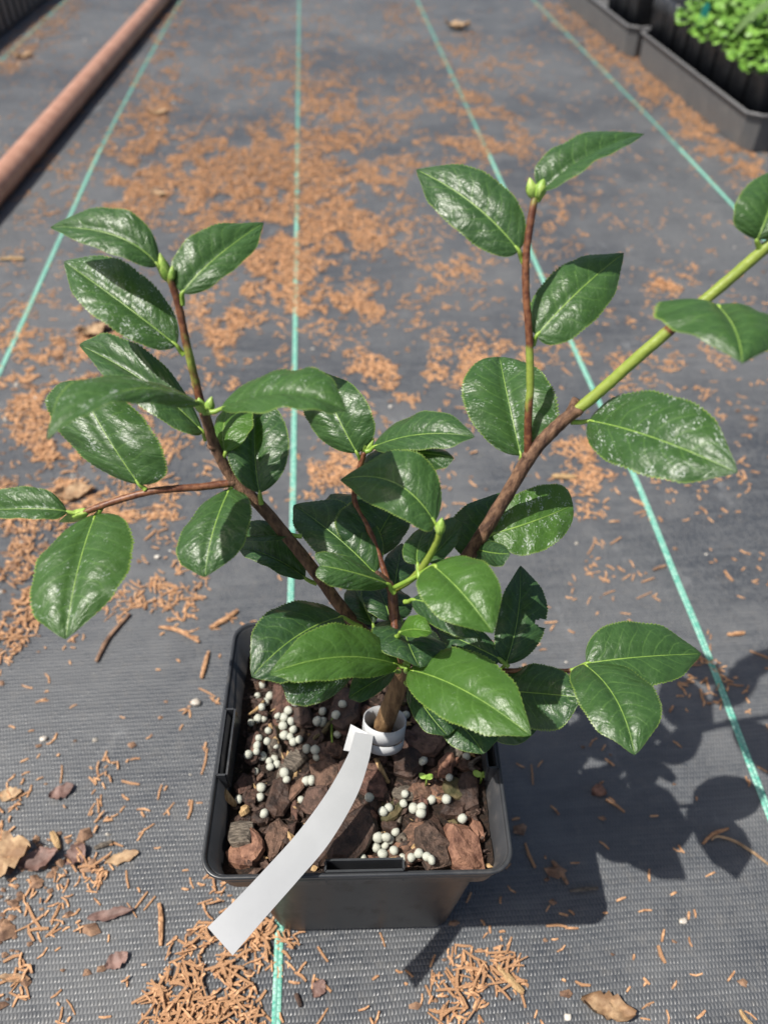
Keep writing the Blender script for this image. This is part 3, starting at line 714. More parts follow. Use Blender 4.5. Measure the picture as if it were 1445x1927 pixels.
def bud(px0, py0, px1, py1, Y, r, Y1=None):
    a = at_Y(px0, py0, Y); t = at_Y(px1, py1, Y1 or Y + .002); ax = t - a; L = ax.length
    m = MB(); n = 12; pts = []; rad = []
    for i in range(n + 1):
        s = i / n; pts.append(a + ax * s); rad.append(max(r * (math.sin(math.pi * min(.08 + .92 * s, 1) ** .8) ** .8), .00012))
    tube(m, pts, rad, 10, True); o = pl_build(m, 'bud', MAT['bud'])
    # overlapping scales
    for k in range(3):
        sc = MB(); sd_ = ax.orthogonal().normalized(); sd_.rotate(Matrix.Rotation(k * 2.1 + px0, 3, ax)); bt = ax.normalized().cross(sd_)
        vs = []
        for i in range(6):
            s = .04 + .62 * i / 5; i_r = max(r * (math.sin(math.pi * min(.08 + .92 * s, 1) ** .8) ** .8), .0002) * 1.10
            w_ = .9 * math.sin(math.pi * (.25 + .74 * i / 5)) + .02
            for q in (-1, 0, 1):
                an = q * w_ * .9; vs.append(a + ax * s + (sd_ * math.cos(an) + bt * math.sin(an)) * i_r)
        sc.add(vs, [(i * 3 + q, i * 3 + q + 1, i * 3 + q + 4, i * 3 + q + 3) for i in range(5) for q in (0, 1)])
        pl_build(sc, 'bud_scale', MAT['bud'], o)
bud(316, 528, 301, 476, .2355, .0019); bud(320, 528, 326, 500, .2350, .0015)
bud(381, 776, 374, 748, .211, .0018); bud(391, 776, 399, 746, .211, .0017)
bud(166, 962, 112, 982, .2020, .0021); bud(1003, 372, 996, 334, .252, .0019); bud(1010, 374, 1024, 334, .2515, .0020)
bud(685, 852, 687, 818, .231, .0014); bud(689, 852, 704, 824, .2305, .0013); bud(826, 1004, 832, 974, .1855, .0018)
bud(760, 1254, 764, 1240, .1695, .0011); bud(764, 1256, 772, 1243, .169, .0011); bud(764, 1256, 764, 1268, .168, .0011); bud(1103, 1254, 1112, 1243, .179, .0009)

LEN = []
def leaf(base, mid, tip, eA, eB, Y, L=None, st=None, hw=None, sA=1, sB=-1, tone=.3, spots=0.0, pet=None, arch=.0045, tw=.45, wav=.5, under=False, holes=(), k=1.10, wk=1.06, bulge=.15, tipr=.60):
    r = random.Random(int(base[0] * 31 + tip[1] * 7))
    P0 = at_Y(base[0], base[1], Y); D0 = depth(P0)
    pxl = math.hypot(tip[0] - base[0], tip[1] - base[1]) * D0 / FPX
    L = L or max(.030, k * pxl)
    if st is None: st = 1 if tip[1] < base[1] else -1
    P2 = on_ray(tip[0], tip[1], P0, L, st)
    Pm = (P0 + P2) / 2
    dm = ray(*mid); tm = (Pm - CAM).dot(FWD) - arch
    P1 = CAM + dm * tm
    B1 = P1 * 2 - (P0 + P2) / 2
    def c(t): return P0 * ((1 - t) ** 2) + B1 * (2 * t * (1 - t)) + P2 * (t * t)
    cw = c(tw)
    def side(e, s, other):
        dd = ray(*e).normalized(); q = cw - CAM; off = (q - dd * q.dot(dd)).length
        h = hw or max(off * wk, .22 * L)
        return on_ray(e[0], e[1], cw, h, s) - cw
    vA = side(eA, sA, eB); vB = side(eB, sB, eA)
    tg = (P2 - P0).normalized()
    # keep the side vectors square to the blade
    vA = vA - tg * (vA.dot(tg) * .0); vB = vB - tg * (vB.dot(tg) * .0)
    NT = 108; NS = 7
    a_, b_ = .52, tipr
    tpk = a_ / (a_ + b_); pk = tpk ** a_ * (1 - tpk) ** b_
    t1 = .76
    def prof0(t): return (max(t, 0) ** a_ * max(1 - t, 0) ** b_) / pk
    cq = max(0.0, 1 + (a_ / t1 - b_ / (1 - t1)) * (1 - t1))
    def prof(t):
        if tipr < .5 or t < t1: return prof0(t)
        u = (t - t1) / (1 - t1); return prof0(t1) * (1 - u) * (1 + cq * u) * (1 - .16 * math.sin(math.pi * u ** 1.6))
    nA = tg.cross(vA); nB = vB.cross(tg); nn = (nA.normalized() + nB.normalized())
    nn = nn.normalized() if nn.length > 1e-5 else nA.normalized()
    if nn.dot(CAM - cw) < 0: nn = -nn
    if under: nn = -nn
    ph = r.uniform(0, 6.28); ph2 = r.uniform(0, 6.28); vs = []; uv = []
    W = (vA.length + vB.length) / 2; teeth = 34
    for i in range(NT + 1):
        t = i / NT; p = prof(t); cc = c(t)
        saw = ((i % 3) / 2.0 - .5)
        for j in range(-NS, NS + 1):
            s = j / NS; sv_ = vA if s < 0 else vB; x = abs(s)
            pp = p
            if abs(j) == NS and 6 < i < NT - 3: pp = p * (1 + .042 * saw + .014 * r.uniform(-1, 1))
            # edge is pushed back slightly where it widens quickly, so the base stays rounded
            pos = cc + sv_ * (x * pp)
            hgt = bulge * W * math.sin(math.pi * x ** .8) * p * .8 - .16 * W * x * x * p * .6
            hgt += wav * .10 * W * x * x * p * math.sin(t * 9 + ph + (2.2 if s > 0 else 0)) + .035 * W * p * x * math.sin(t * 23 + ph2 + s * 2)
            hgt -= .02 * W * math.exp(-(x / .1) ** 2)
            pos = pos + nn * hgt
            vs.append(pos); uv.append((.5 + .5 * s, t))
    w_ = 2 * NS + 1; fs = []
    for i in range(NT):
        for j in range(w_ - 1):
            a = i * w_ + j; q = (a, a + 1, a + w_ + 1, a + w_)
            s = (j + .5 - NS) / NS; t = (i + .5) / NT
            if any(((s - hs_) / rs_) ** 2 + ((t - ht) / rt_) ** 2 < 1 for hs_, ht, rs_, rt_ in holes): continue
            fs.append(q)
    # orient so that the upper face looks along nn
    q = fs[len(fs) // 2 + 3]; fn = (Vector(vs[q[1]]) - Vector(vs[q[0]])).cross(Vector(vs[q[3]]) - Vector(vs[q[0]]))
    if fn.dot(nn) < 0: fs = [f[::-1] for f in fs]
    m = MB(); m.add(vs, fs); o = pl_build(m, 'leaf', MAT['leaf'], uv=uv)
    o['tone'] = float(tone); o['spots'] = float(spots)
    # midrib
    mr = MB(); rv = []; n = 40
    sdir = ((vB.normalized() - vA.normalized())).normalized()
    for i in range(n + 1):
        t = i / n * .97; ww = .00050 * (1 - t) ** .8 + .00010
        cc = c(t) - nn * (.02 * W)
        rv += [cc - sdir * ww + nn * .00004, cc + nn * (.00022 + .0001 * (1 - t)), cc + sdir * ww + nn * .00004, cc - nn * (.0006 * (1 - t) + .0001)]
    rf = []
    for i in range(n):
        for k_ in range(4): a = i * 4 + k_; b2 = i * 4 + (k_ + 1) % 4; rf.append((a, b2, b2 + 4, a + 4))
    mr.add(rv, rf); pl_build(mr, 'midrib', MAT['midrib'], o)
    # petiole
    t0 = (c(.06) - c(0)).normalized()
    if pet:
        pe = at_Y(pet[0], pet[1], Y if len(pet) < 3 else pet[2])
    else:
        pe = P0 - t0 * .0045 - Vector((0, 0, .002))
    pts = crom([tuple(pe), tuple((pe + P0) / 2 - nn * .0006), tuple(P0 - nn * (.02 * W)), tuple(c(.05) - nn * (.02 * W + .0002))], 5)
    pm = MB(); k_ = len(pts); tube(pm, pts, [.00105 - .00045 * i / (k_ - 1) for i in range(k_)], 8); pl_build(pm, 'petiole', MAT['petiole'], o)
    LEN.append((base, round(L * 100, 1), round(W * 200, 1)))
    return o

# --- left shoot, top tuft
leaf((298, 500), (217, 443), (95, 428), (240, 394), (196, 468), .2355, tone=.30, spots=.35, pet=(310, 522))
leaf((343, 552), (404, 487), (496, 419), (347, 452), (440, 505), .2330, tone=.30, pet=(343, 574))
leaf((333, 650), (229, 569), (121, 492), (268, 512), (196, 606), .2280, tone=.34, spots=.75, pet=(347, 668))
leaf((382, 812), (276, 720), (150, 649), (275, 655), (272, 765), .2200, tone=.22, pet=(388, 828))
leaf((380, 760), (240, 733), (90, 828), (196, 698), (226, 754), .2090, tone=.40, spots=.6, L=.058, st=-1, sA=1, sB=-1, hw=.0135, pet=(387, 778), arch=.008, bulge=.05)
leaf((416, 768), (535, 746), (652, 774), (552, 683), (535, 764), .2090, tone=.42, spots=.35, st=-1, hw=.0155, pet=(390, 776), arch=.006)
leaf((262, 912), (196, 812), (145, 716), (106, 812), (298, 830), .2065, tone=.30, spots=.45, st=1, sA=1, sB=-1, hw=.0205, pet=(275, 922), tipr=.49)
leaf((424, 852), (421, 802), (440, 755), (398, 806), (474, 790), .2160, tone=.95, st=1, sA=1, sB=-1, pet=(412, 872), L=.028)
leaf((489, 928), (480, 856), (480, 762), (427, 852), (545, 838), .2090, tone=.16, spots=.1, sA=-1, sB=-1, pet=(492, 948), tipr=.49)
leaf((432, 920), (401, 1000), (386, 1086), (336, 1005), (469, 985), .2130, tone=.26, spots=.15, st=-1, sA=1, sB=-1, pet=(440, 908))
# side arm to the left
leaf((128, 963), (62, 957), (-45, 962), (52, 912), (60, 975), .2020, tone=.34, spots=.5, pet=(160, 966))
leaf((180, 968), (146, 1074), (124, 1203), (60, 1075), (246, 1035), .2025, tone=.42, spots=.4, st=-1, sA=1, sB=-1, pet=(190, 958), tipr=.56)
# leaves beside and behind the left branch
leaf((575, 1088), (512, 1048), (446, 1030), (530, 985), (500, 1064), .2060, tone=.08, pet=(596, 1098), st=1)
leaf((546, 1005), (492, 1009), (436, 1008), (485, 976), (490, 1018), .2080, tone=.10, st=1)
# pair on the middle back shoot
leaf((672, 853), (634, 782), (596, 697), (578, 795), (694, 765), .2300, tone=.24, pet=(681, 872), sA=1, sB=-1)
leaf((702, 841), (791, 817), (893, 822), (790, 773), (790, 843), .2300, tone=.24, spots=.15, pet=(688, 850), hw=.0108, st=-1)
leaf((735, 852), (795, 852), (854, 862), (800, 838), (800, 882), .2260, tone=.20, st=-1)
leaf((682, 905), (708, 872), (745, 838), (684, 862), (752, 900), .2240, tone=.14)
# middle leaves
leaf((818, 984), (740, 907), (640, 903), (790, 852), (742, 968), .1880, tone=.32, spots=.2, pet=(828, 1002), arch=.006)
leaf((706, 1080), (634, 1010), (553, 950), (690, 965), (592, 1032), .1990, tone=.17, spots=.25, pet=(726, 1098))
leaf((733, 1100), (668, 1078), (602, 1064), (648, 1044), (652, 1108), .1880, tone=.34, spots=.45, st=-1, pet=(742, 1116), tipr=.4)
leaf((815, 1064), (872, 1118), (928, 1192), (918, 1060), (798, 1130), .1830, tone=.70, spots=.1, st=-1, sA=1, sB=-1, pet=(742, 1106, .192), bulge=.14)
leaf((786, 1062), (788, 1025), (808, 982), (758, 1030), (815, 1020), .1885, tone=.36, sA=-1, sB=1, st=1)
leaf((806, 1056), (838, 1020), (872, 986), (826, 985), (846, 1040), .1890, tone=.30, st=1)
leaf((905, 1062), (905, 995), (950, 925), (846, 990), (965, 1005), .2080, tone=.06, spots=.1, sA=-1, sB=1)
leaf((926, 1004), (1000, 982), (1078, 950), (985, 920), (1002, 1042), .2070, tone=.66, spots=.75, pet=(905, 1012), tipr=.4, bulge=.02, st=1)
leaf((892, 1032), (925, 1040), (960, 1042), (925, 1018), (925, 1064), .2080, tone=.05)
leaf((690, 1052), (716, 1000), (752, 940), (636, 968), (766, 1005), .2080, tone=.04, spots=.3, sA=-1, sB=1)
leaf((650, 1010), (640, 970), (622, 930), (598, 985), (690, 945), .2150, tone=.05, sA=-1, sB=1)
leaf((702, 1176), (684, 1138), (664, 1098), (652, 1142), (708, 1118), .1950, tone=.04, sA=-1, sB=1)
leaf((735, 1168), (722, 1128), (700, 1085), (684, 1130), (775, 1128), .1950, tone=.04, sA=-1, sB=1)
leaf((742, 1108), (748, 1068), (756, 1022), (720, 1066), (782, 1072), .2000, tone=.05, sA=-1, sB=1)
leaf((775, 1128), (842, 1148), (904, 1197), (856, 1112), (826, 1182), .1840, tone=.07, spots=.4, st=-1)
leaf((756, 1168), (768, 1208), (790, 1256), (700, 1192), (840, 1206), .1920, tone=.07, spots=.3, st=-1, sA=-1, sB=1)
leaf((752, 1190), (780, 1184), (813, 1190), (780, 1155), (781, 1197), .1740, tone=1.0, st=-1, L=.018, hw=.0062)['label'] = 'tiny bright yellow green young leaf'
leaf((940, 1240), (884, 1212), (822, 1186), (890, 1176), (880, 1248), .1850, tone=.07)
leaf((951, 1250), (974, 1160), (979, 1064), (934, 1175), (1030, 1172), .1850, tone=.10, spots=.2, sA=-1, sB=1, pet=(940, 1264), holes=((.82, .45, .22, .045),))['label'] = 'dark leaf with a hole torn near its margin'
# low right shoot
leaf((1103, 1248), (1204, 1236), (1319, 1230), (1175, 1166), (1215, 1290), .1790, tone=.27, spots=.05, st=1, pet=(1076, 1262))
leaf((1099, 1250), (1158, 1314), (1194, 1421), (1086, 1312), (1230, 1287), .1780, tone=.28, spots=.15, st=-1, sA=-1, sB=1, pet=(1074, 1262))
leaf((925, 1298), (1010, 1304), (1093, 1312), (1010, 1248), (1008, 1372), .1800, tone=.09, st=-1)
leaf((900, 1345), (950, 1365), (1010, 1372), (960, 1330), (945, 1398), .1790, tone=.05, st=-1)
# front leaves over the pot
leaf((770, 1260), (872, 1298), (999, 1384), (900, 1226), (826, 1344), .1690, tone=.66, spots=.1, st=-1, pet=(764, 1254), bulge=.14)
leaf((750, 1251), (637, 1236), (507, 1268), (648, 1170), (640, 1276), .1690, tone=.62, spots=.1, st=-1, pet=(762, 1254), arch=.006)
leaf((645, 1160), (560, 1196), (474, 1274), (520, 1138), (598, 1250), .1920, tone=.08, spots=.25, st=-1, pet=(680, 1180))
leaf((672, 1255), (606, 1268), (526, 1278), (606, 1220), (592, 1325), .1760, tone=.16, spots=.95, st=-1, pet=(742, 1235, .186))
leaf((744, 1262), (702, 1284), (656, 1313), (692, 1250), (706, 1308), .1790, tone=.10, st=-1)
leaf((800, 1318), (868, 1366), (909, 1419), (826, 1378), (918, 1352), .1740, tone=.10, spots=.15, st=-1, sA=-1, sB=1)
leaf((770, 1290), (805, 1340), (842, 1384), (782, 1352), (852, 1330), .1770, tone=.05, st=-1, sA=-1, sB=1)
# upright right shoot
leaf((976, 472), (888, 382), (783, 319), (945, 342), (862, 434), .2440, tone=.20, pet=(985, 494))
leaf((1021, 358), (1105, 296), (1212, 252), (1046, 268), (1112, 306), .2515, tone=.24, pet=(1010, 378), hw=.0105, st=1)
leaf((1009, 632), (1088, 548), (1173, 476), (1030, 520), (1112, 608), .2330, tone=.30, spots=.1, pet=(1002, 650))
leaf((980, 858), (957, 756), (940, 672), (872, 760), (1052, 762), .2195, k=1.17, tone=.30, spots=.5, sA=-1, sB=-1, pet=(980, 876), st=1, tipr=.49)
# right branch
leaf((1108, 791), (1226, 822), (1387, 889), (1255, 734), (1172, 878), .2190, tone=.28, spots=.75, pet=(1074, 794), st=-1, k=1.06, wk=1.13)
leaf((1350, 574), (1384, 620), (1396, 684), (1232, 570), (1480, 596), .2130, tone=.32, st=-1, sA=1, sB=1, L=.036, hw=.021, tw=.25, pet=(1296, 590, .2235), arch=.004, tipr=1.1)
leaf((1424, 452), (1445, 400), (1475, 312), (1384, 382), (1512, 400), .2255, tone=.30, spots=.1, sA=-1, sB=1, pet=(1434, 472))
leaf((1540, 380), (1600, 330), (1700, 290), (1580, 260), (1640, 400), .2285, tone=.3)
leaf((1560, 372), (1600, 440), (1640, 540), (1520, 460), (1690, 440), .2280, tone=.3, st=-1, sA=-1, sB=1)
leaf((1620, 322), (1650, 260), (1690, 180), (1560, 240), (1720, 280), .2300, tone=.3, sA=-1, sB=1)

# ------------------------------------------------------------------ white tag on the trunk
tg_ = empty('plant_tag', at_z(712, 1390, .12)); tag(tg_, 'blank white plastic tag looped around the camellia trunk', 'plant tag')
def tag_build(mb, name):
    l = tg_.location; mb.v = [(a - l.x, b_ - l.y, c - l.z) for a, b_, c in mb.v]; return mb.build(name, MAT['tag'], tg_, name == 'loop')
def sheet(mb, rows, th=.0005):
    """rows of points -> closed thin sheet"""
    nr, nc = len(rows), len(rows[0]); top = []; bot = []
    for i in range(nr):
        for j in range(nc):
            p = rows[i][j]
            du = rows[min(i + 1, nr - 1)][j] - rows[max(i - 1, 0)][j]; dv = rows[i][min(j + 1, nc - 1)] - rows[i][max(j - 1, 0)]
            n_ = du.cross(dv).normalized(); top.append(p + n_ * th / 2); bot.append(p - n_ * th / 2)
    fs = []; o = nr * nc
    for i in range(nr - 1):
        for j in range(nc - 1):
            a = i * nc + j; fs.append((a, a + nc, a + nc + 1, a + 1)); fs.append((o + a, o + a + 1, o + a + nc + 1, o + a + nc))
    for i in range(nr - 1):
        a = i * nc; fs.append((a, o + a, o + a + nc, a + nc)); a = i * nc + nc - 1; fs.append((a, a + nc, o + a + nc, o + a))
    for j in range(nc - 1):
        a = j; fs.append((a, a + 1, o + a + 1, o + a)); a = (nr - 1) * nc + j; fs.append((a, o + a, o + a + 1, a + 1))
    mb.add(top + bot, fs)
rc0 = at_z(722, 1374, .1295); RR = .0102; ring_n = 40
ax = Vector((.10, .42, 1)).normalized(); rx = Vector((1, 0, 0)); rx = (rx - ax * rx.dot(ax)).normalized(); ry = ax.cross(rx)
def ringp(a, h, rr=RR): return rc0 + rx * (math.cos(a) * rr) + ry * (math.sin(a) * rr * 1.02) + ax * h
rm = MB()
# one wide band behind the trunk; two narrow bands with a slit between them at the front
full = [[ringp(R(-10 + 205 * i / 24), -.0066 + .0132 * j) for j in (0, .33, .66, 1)] for i in range(25)]
sheet(rm, full)
for h0, h1 in ((-.0066, -.0028), (-.0006, .0066)):
    sheet(rm, [[ringp(R(195 + 155 * i / 22), h0 + (h1 - h0) * j + (.0010 * math.sin(math.pi * i / 22) * (1 if h0 < -.004 else -.4) * (j if h0 < -.004 else 1 - j))) for j in (0, .5, 1)] for i in range(23)])
tag_build(rm, 'loop')
fl = MB(); zf = .1355
c4 = [at_z(660, 1363, zf), at_z(702, 1385, zf - .001), at_z(690, 1420, zf - .005), at_z(646, 1412, zf - .003)]
sheet(fl, [[c4[0] + (c4[1] - c4[0]) * j / 4 + ((c4[3] + (c4[2] - c4[3]) * j / 4) - (c4[0] + (c4[1] - c4[0]) * j / 4)) * i / 3 for j in range(5)] for i in range(4)])
tag_build(fl, 'flap')
ed = [(668, 1378, 702, 1384, .1405, .1375), (655, 1420, 693, 1434, .1425, .1385), (615, 1492, 669, 1502, .1450, .1395), (560, 1567, 619, 1587, .1465, .1405), (500, 1634, 561, 1656, .1470, .1405), (447, 1690, 503, 1722, .1462, .1395), (391, 1745, 438, 1798, .1440, .1375)]
edc = crom([tuple(map(float, e)) for e in ed], 6); rows = []
for i, (a, b_, c, d, z1, z2) in enumerate(edc):
    p, q = at_z(a, b_, z1), at_z(c, d, z2); rows.append([p + (q - p) * (j / 6) + Vector((0, 0, .00015 * math.sin(math.pi * j / 6))) for j in range(7)])
stp = MB(); sheet(stp, rows); tag_build(stp, 'strip')

# ------------------------------------------------------------------ litter on the fabric
rl = random.Random(21)
def inside_pot(p): l = PM.inverted() @ Vector((p.x, p.y, 0)); return abs(l.x) < .049 and abs(l.y) < .049
# patches in the picture: centre x, y, radius x, y, weight
BL = [(530, 340, 190, 75, 2.2), (420, 300, 90, 40, 1.2), (610, 250, 70, 50, 1.6), (620, 180, 80, 40, 1.0), (520, 130, 90, 50, .8), (540, 470, 90, 90, .9), (650, 440, 90, 40, 1.0), (480, 520, 70, 60, .55), (650, 570, 80, 30, 1.1),
      (560, 560, 40, 50, .6), (480, 15, 70, 30, 1.0), (760, 25, 60, 30, .9), (600, 60, 80, 40, .55), (880, 90, 70, 40, .8), (880, 200, 90, 30, 1.0), (890, 280, 110, 26, 1.1), (860, 150, 60, 40, .7), (980, 240, 70, 30, .6), (760, 180, 50, 90, .35), (980, 120, 50, 40, .5),
      (420, 640, 60, 70, .8), (430, 580, 60, 40, .5), (250, 320, 60, 70, 1.0), (280, 230, 45, 70, 1.0), (310, 120, 40, 90, 1.1), (330, 30, 30, 60, 1.0), (230, 400, 60, 40, .5), (120, 330, 90, 80, .25), (370, 370, 60, 50, .5),
      (700, 690, 130, 30, .55), (720, 750, 80, 40, .5), (640, 890, 100, 40, .8), (770, 800, 60, 40, .5), (900, 860, 60, 40, .9), (1110, 820, 40, 40, 1.1), (1100, 900, 40, 60, .5), (900, 680, 90, 50, .45), (1000, 720, 90, 50, .25), (1140, 640, 70, 50, .3), (1290, 700, 60, 40, .35),
      (1250, 528, 42, 20, 1.4), (1060, 420, 70, 40, .4), (860, 500, 60, 30, .5), (780, 560, 60, 50, .3), (1090, 300, 60, 40, .3),
      (90, 760, 110, 70, .9), (110, 860, 100, 60, .9), (60, 950, 80, 70, .9), (150, 650, 70, 60, .6), (30, 1060, 70, 90, 1.5), (90, 1130, 60, 90, 1.1), (20, 1200, 40, 60, 1.0), (200, 980, 60, 50, .6), (320, 880, 80, 50, .8), (330, 1000, 60, 60, .5), (40, 620, 60, 50, .4),
      (360, 1100, 70, 45, 1.3), (270, 1140, 50, 40, 1.1), (280, 1050, 50, 40, .7), (390, 1160, 60, 30, .4), (420, 1010, 40, 40, .4),
      (25, 1550, 60, 70, 1.1), (80, 1600, 70, 50, 1.1), (60, 1690, 70, 40, .8), (150, 1610, 60, 50, 1.2), (210, 1630, 50, 35, .7), (120, 1500, 50, 40, .8), (205, 1450, 30, 25, 1.2), (150, 1430, 22, 25, .8), (180, 1545, 35, 22, 1.2), (170, 1750, 60, 35, 1.0),
      (390, 1850, 90, 75, 2.0), (360, 1920, 110, 40, 2.3), (450, 1900, 60, 40, 1.0), (395, 1765, 60, 30, 1.3), (500, 1760, 60, 50, 2.0), (540, 1720, 55, 40, 1.7), (470, 1700, 60, 40, .9), (290, 1840, 60, 60, .7), (400, 1690, 30, 40, 1.2), (640, 1860, 60, 24, 1.4), (590, 1835, 30, 20, .9), (900, 1840, 80, 60, 1.5), (850, 1900, 80, 40, 1.3), (960, 1820, 60, 50, 1.0), (690, 1905, 40, 20, .9),
      (30, 1830, 50, 50, .9), (70, 1870, 40, 40, .8), (240, 1820, 60, 40, .6), (270, 1870, 40, 30, .9), (300, 1720, 25, 40, .7), (380, 1315, 20, 20, .8), (340, 1335, 24, 14, .9), (1150, 1690, 60, 60, .25), (1340, 1570, 40, 25, .5), (1040, 1540, 60, 50, .45), (1290, 1250, 40, 60, .8), (1380, 1280, 60, 40, 1.0), (1350, 1180, 40, 30, .5), (1120, 1080, 50, 40, .4)]
for k in range(14):    # along the foot of the seedling tray
    t = k / 13; BL.append((1050 + 350 * t, 10 + 300 * t, 34, 26, 1.9))
for k in range(6): BL.append((10 + 22 * k, 130 - 24 * k, 30, 22, 1.2))
import numpy as np
gx, gy = np.meshgrid(np.arange(-120, 1570, 5.0), np.arange(-60, 2050, 5.0)); GD = np.zeros_like(gx)
for cx, cy, rx_, ry_, w_ in BL: GD += w_ * np.exp(-1.1 * (((gx - cx) / rx_) ** 2 + ((gy - cy) / ry_) ** 2))
def dens(px, py): return float(GD[int((py + 60) / 5), int((px + 120) / 5)])
cand = []
tries = 0
for it_ in range(330000):
    px = rl.uniform(-120, 1560); py = rl.uniform(-50, 2040) if it_ < 130000 else rl.uniform(-50, 980)
    p = at_z(px, py, 0)
    n1 = noise.noise(Vector((p.x * 22, p.y * 13, 1.3))); n2 = noise.noise(Vector((p.x * 75, p.y * 60, 4.1)))
    d = dens(px, py)
    n3 = noise.noise(Vector((p.x * 48, p.y * 34, 7.7))); n4 = noise.noise(Vector((p.x * 120, p.y * 105, 2.2)))
    cl_ = .55 * n3 + .30 * n4 + .45 * n1 + .16 * min(d, 1.6) + .10 * max(0, min(d, 5) - 1.6) - .04
    cl_ = min(max(cl_ / .16, 0), 1); cl_ = cl_ * cl_ * (3 - 2 * cl_)
    amt = (d + .05) * 1.35 * cl_
    farb = 1.0 if py < 750 else .0
    back = .016 + .10 * farb * max(0, n4 + .3 * n1) * (1.0 if px < 1050 else .5)
    if px > 850 and py > 250: back *= .55
    dz = depth(p)
    pr = (amt * .26 + back * .8) * .45 if py > 1250 else amt * (.62 if py < 760 else .34) + back * .55
    if rl.random() > pr: continue
    if inside_pot(p): continue
    cand.append((px, py, p, dz, min(d, 4)))
def needle_geo(L, r, bend, seed=None, rnd=rl):
    """bent stub of chopped needle: three rings of four"""
    vs = []
    for i, (x, s) in enumerate(((-.5, .8), (.05, 1.0), (.5, .7))):
        yb = bend * L * (1 - (2 * x) ** 2)
        for k in range(4):
            a = math.pi / 4 + k * math.pi / 2
            vs.append(Vector((x * L, yb + math.cos(a) * r * s, math.sin(a) * r * s * .8)))
    fs = [(3, 2, 1, 0), (8, 9, 10, 11)]
    for i in range(2):
        for k in range(4): fs.append((i * 4 + k, i * 4 + (k + 1) % 4, i * 4 + 4 + (k + 1) % 4, i * 4 + 4 + k))
    return vs, fs
items = []
for px, py, p, dz, d in cand:
    L = min(max(rl.lognormvariate(math.log(.0054), .48), .0018), .018)
    r = rl.uniform(.00055, .00095) * (1.0 if py > 1000 else 1.15)
    items.append((L / dz, px, py, p, L, r, d))
near = [it for it in items if it[2] > 1000 and 0 < it[1] < 1445 and it[2] < 1927]
near.sort(key=lambda t: -t[0]); near = near[:300]; nid = set(id(t) for t in near)
NM = []
for k in range(8):
    vs, fs = needle_geo(1.0, .13 + .012 * k, rl.uniform(-.16, .16)); me = bpy.data.meshes.new('needle'); me.from_pydata([(v.x, v.y * (1.0 if abs(v.y) < 2 else 1), v.z) for v in vs], [], fs); me.materials.append(MAT['needle']); NM.append(me)
for k, (_, px, py, p, L, r, d) in enumerate(near):
    o = bpy.data.objects.new('needle_fragment', NM[k % 8]); C.objects.link(o)
    o.location = (p.x, p.y, r * .9 + .0002); o.scale = (L, r / .15, r / .15); o.rotation_euler = (0, rl.uniform(-.05, .05), 9 * noise.noise(Vector((p.x * 45, p.y * 45, 3))) + rl.gauss(0, .75))
    o.location.z = r * .8 + (.0022 if d > 1.2 else 0)
    side_ = 'left' if px < 420 else ('right' if px > 950 else 'front')
    lab = {'left': 'orange brown chopped needle on fabric beside the pot on the leafy litter side', 'right': 'orange brown chopped needle lying on fabric within or beside the plant shadow', 'front': 'orange brown chopped needle on fabric around the foot of the pot'}[side_]
    tag(o, lab, 'needle', {'left': 'loose needles on the littered side', 'right': 'loose needles on the shadow side', 'front': 'loose needles around the pot'}[side_])
m = MB()
for it in items:
    if id(it) in nid: continue
    _, px, py, p, L, r, d = it
    vs, fs = needle_geo(L, r, rl.uniform(-.14, .14)); z = r * .6 + rl.random() ** 2 * min(d, 3.0) * .0018
    M = Matrix.Translation((p.x, p.y, z)) @ Matrix.Rotation(9 * noise.noise(Vector((p.x * 45, p.y * 45, 3))) + rl.gauss(0, .75), 4, 'Z') @ Matrix.Rotation(rl.gauss(0, .16) if d > .6 else 0, 4, 'Y')
    m.add([M @ v for v in vs], fs)
tag(m.build('needle_litter', MAT['needle_stuff'], None, False), 'scattered drifts of orange chopped needle litter on the ground fabric', kind='stuff')
print('needles', len(items), 'leaf lengths', LEN)

# brown leaf crumbs and pale grit, uncountable
m = MB(); m2 = MB()
BR = [(90, 860, 110, 120, 1.0), (40, 1050, 70, 130, 1.2), (270, 260, 55, 120, 1.0), (320, 60, 35, 90, 1.0), (150, 700, 80, 80, .7), (60, 1640, 70, 50, .9), (150, 1600, 60, 40, .6), (120, 960, 70, 50, .6), (60, 90, 60, 60, .8), (110, 330, 90, 80, .3), (10, 1750, 25, 90, .8), (1280, 220, 40, 40, .8), (1180, 110, 40, 40, .8), (1360, 290, 40, 25, .7)]
for _ in range(40000):
    px = rl.uniform(-80, 1520); py = rl.uniform(-40, 1980)
    d = sum(w_ * math.exp(-1.2 * (((px - a) / b_) ** 2 + ((py - c) / e) ** 2)) for a, b_, c, e, w_ in ((q[0], q[2], q[1], q[3], q[4]) for q in BR)) + .022
    if rl.random() > min(d, 1.2) * .42 - .004: continue
    p = at_z(px, py, 0)
    if inside_pot(p): continue
    s = rl.uniform(.0012, .0042) if rl.random() < .85 else rl.uniform(.004, .009)
    grit = rl.random() < (.22 if py < 800 else .12)
    n_ = 5; vs = []
    for k in range(n_):
        a = 6.283 * (k + rl.uniform(-.3, .3)) / n_; rr = s * rl.uniform(.6, 1.1) * (.55 if grit else 1); vs.append(Vector((p.x + math.cos(a) * rr, p.y + math.sin(a) * rr * .7, .0004 + rl.uniform(0, .5) * s * (.3 if not grit else .1))))
    vs.append(Vector((p.x, p.y, .0006 + s * rl.uniform(.25, .6))))
    (m2 if grit else m).add(vs, [(k, (k + 1) % n_, n_) for k in range(n_)])
tag(m.build('leaf_crumbs', MAT['brown_litter'], None, False), 'brown crumbled leaf litter along the fabric edge and marker lines', kind='stuff')
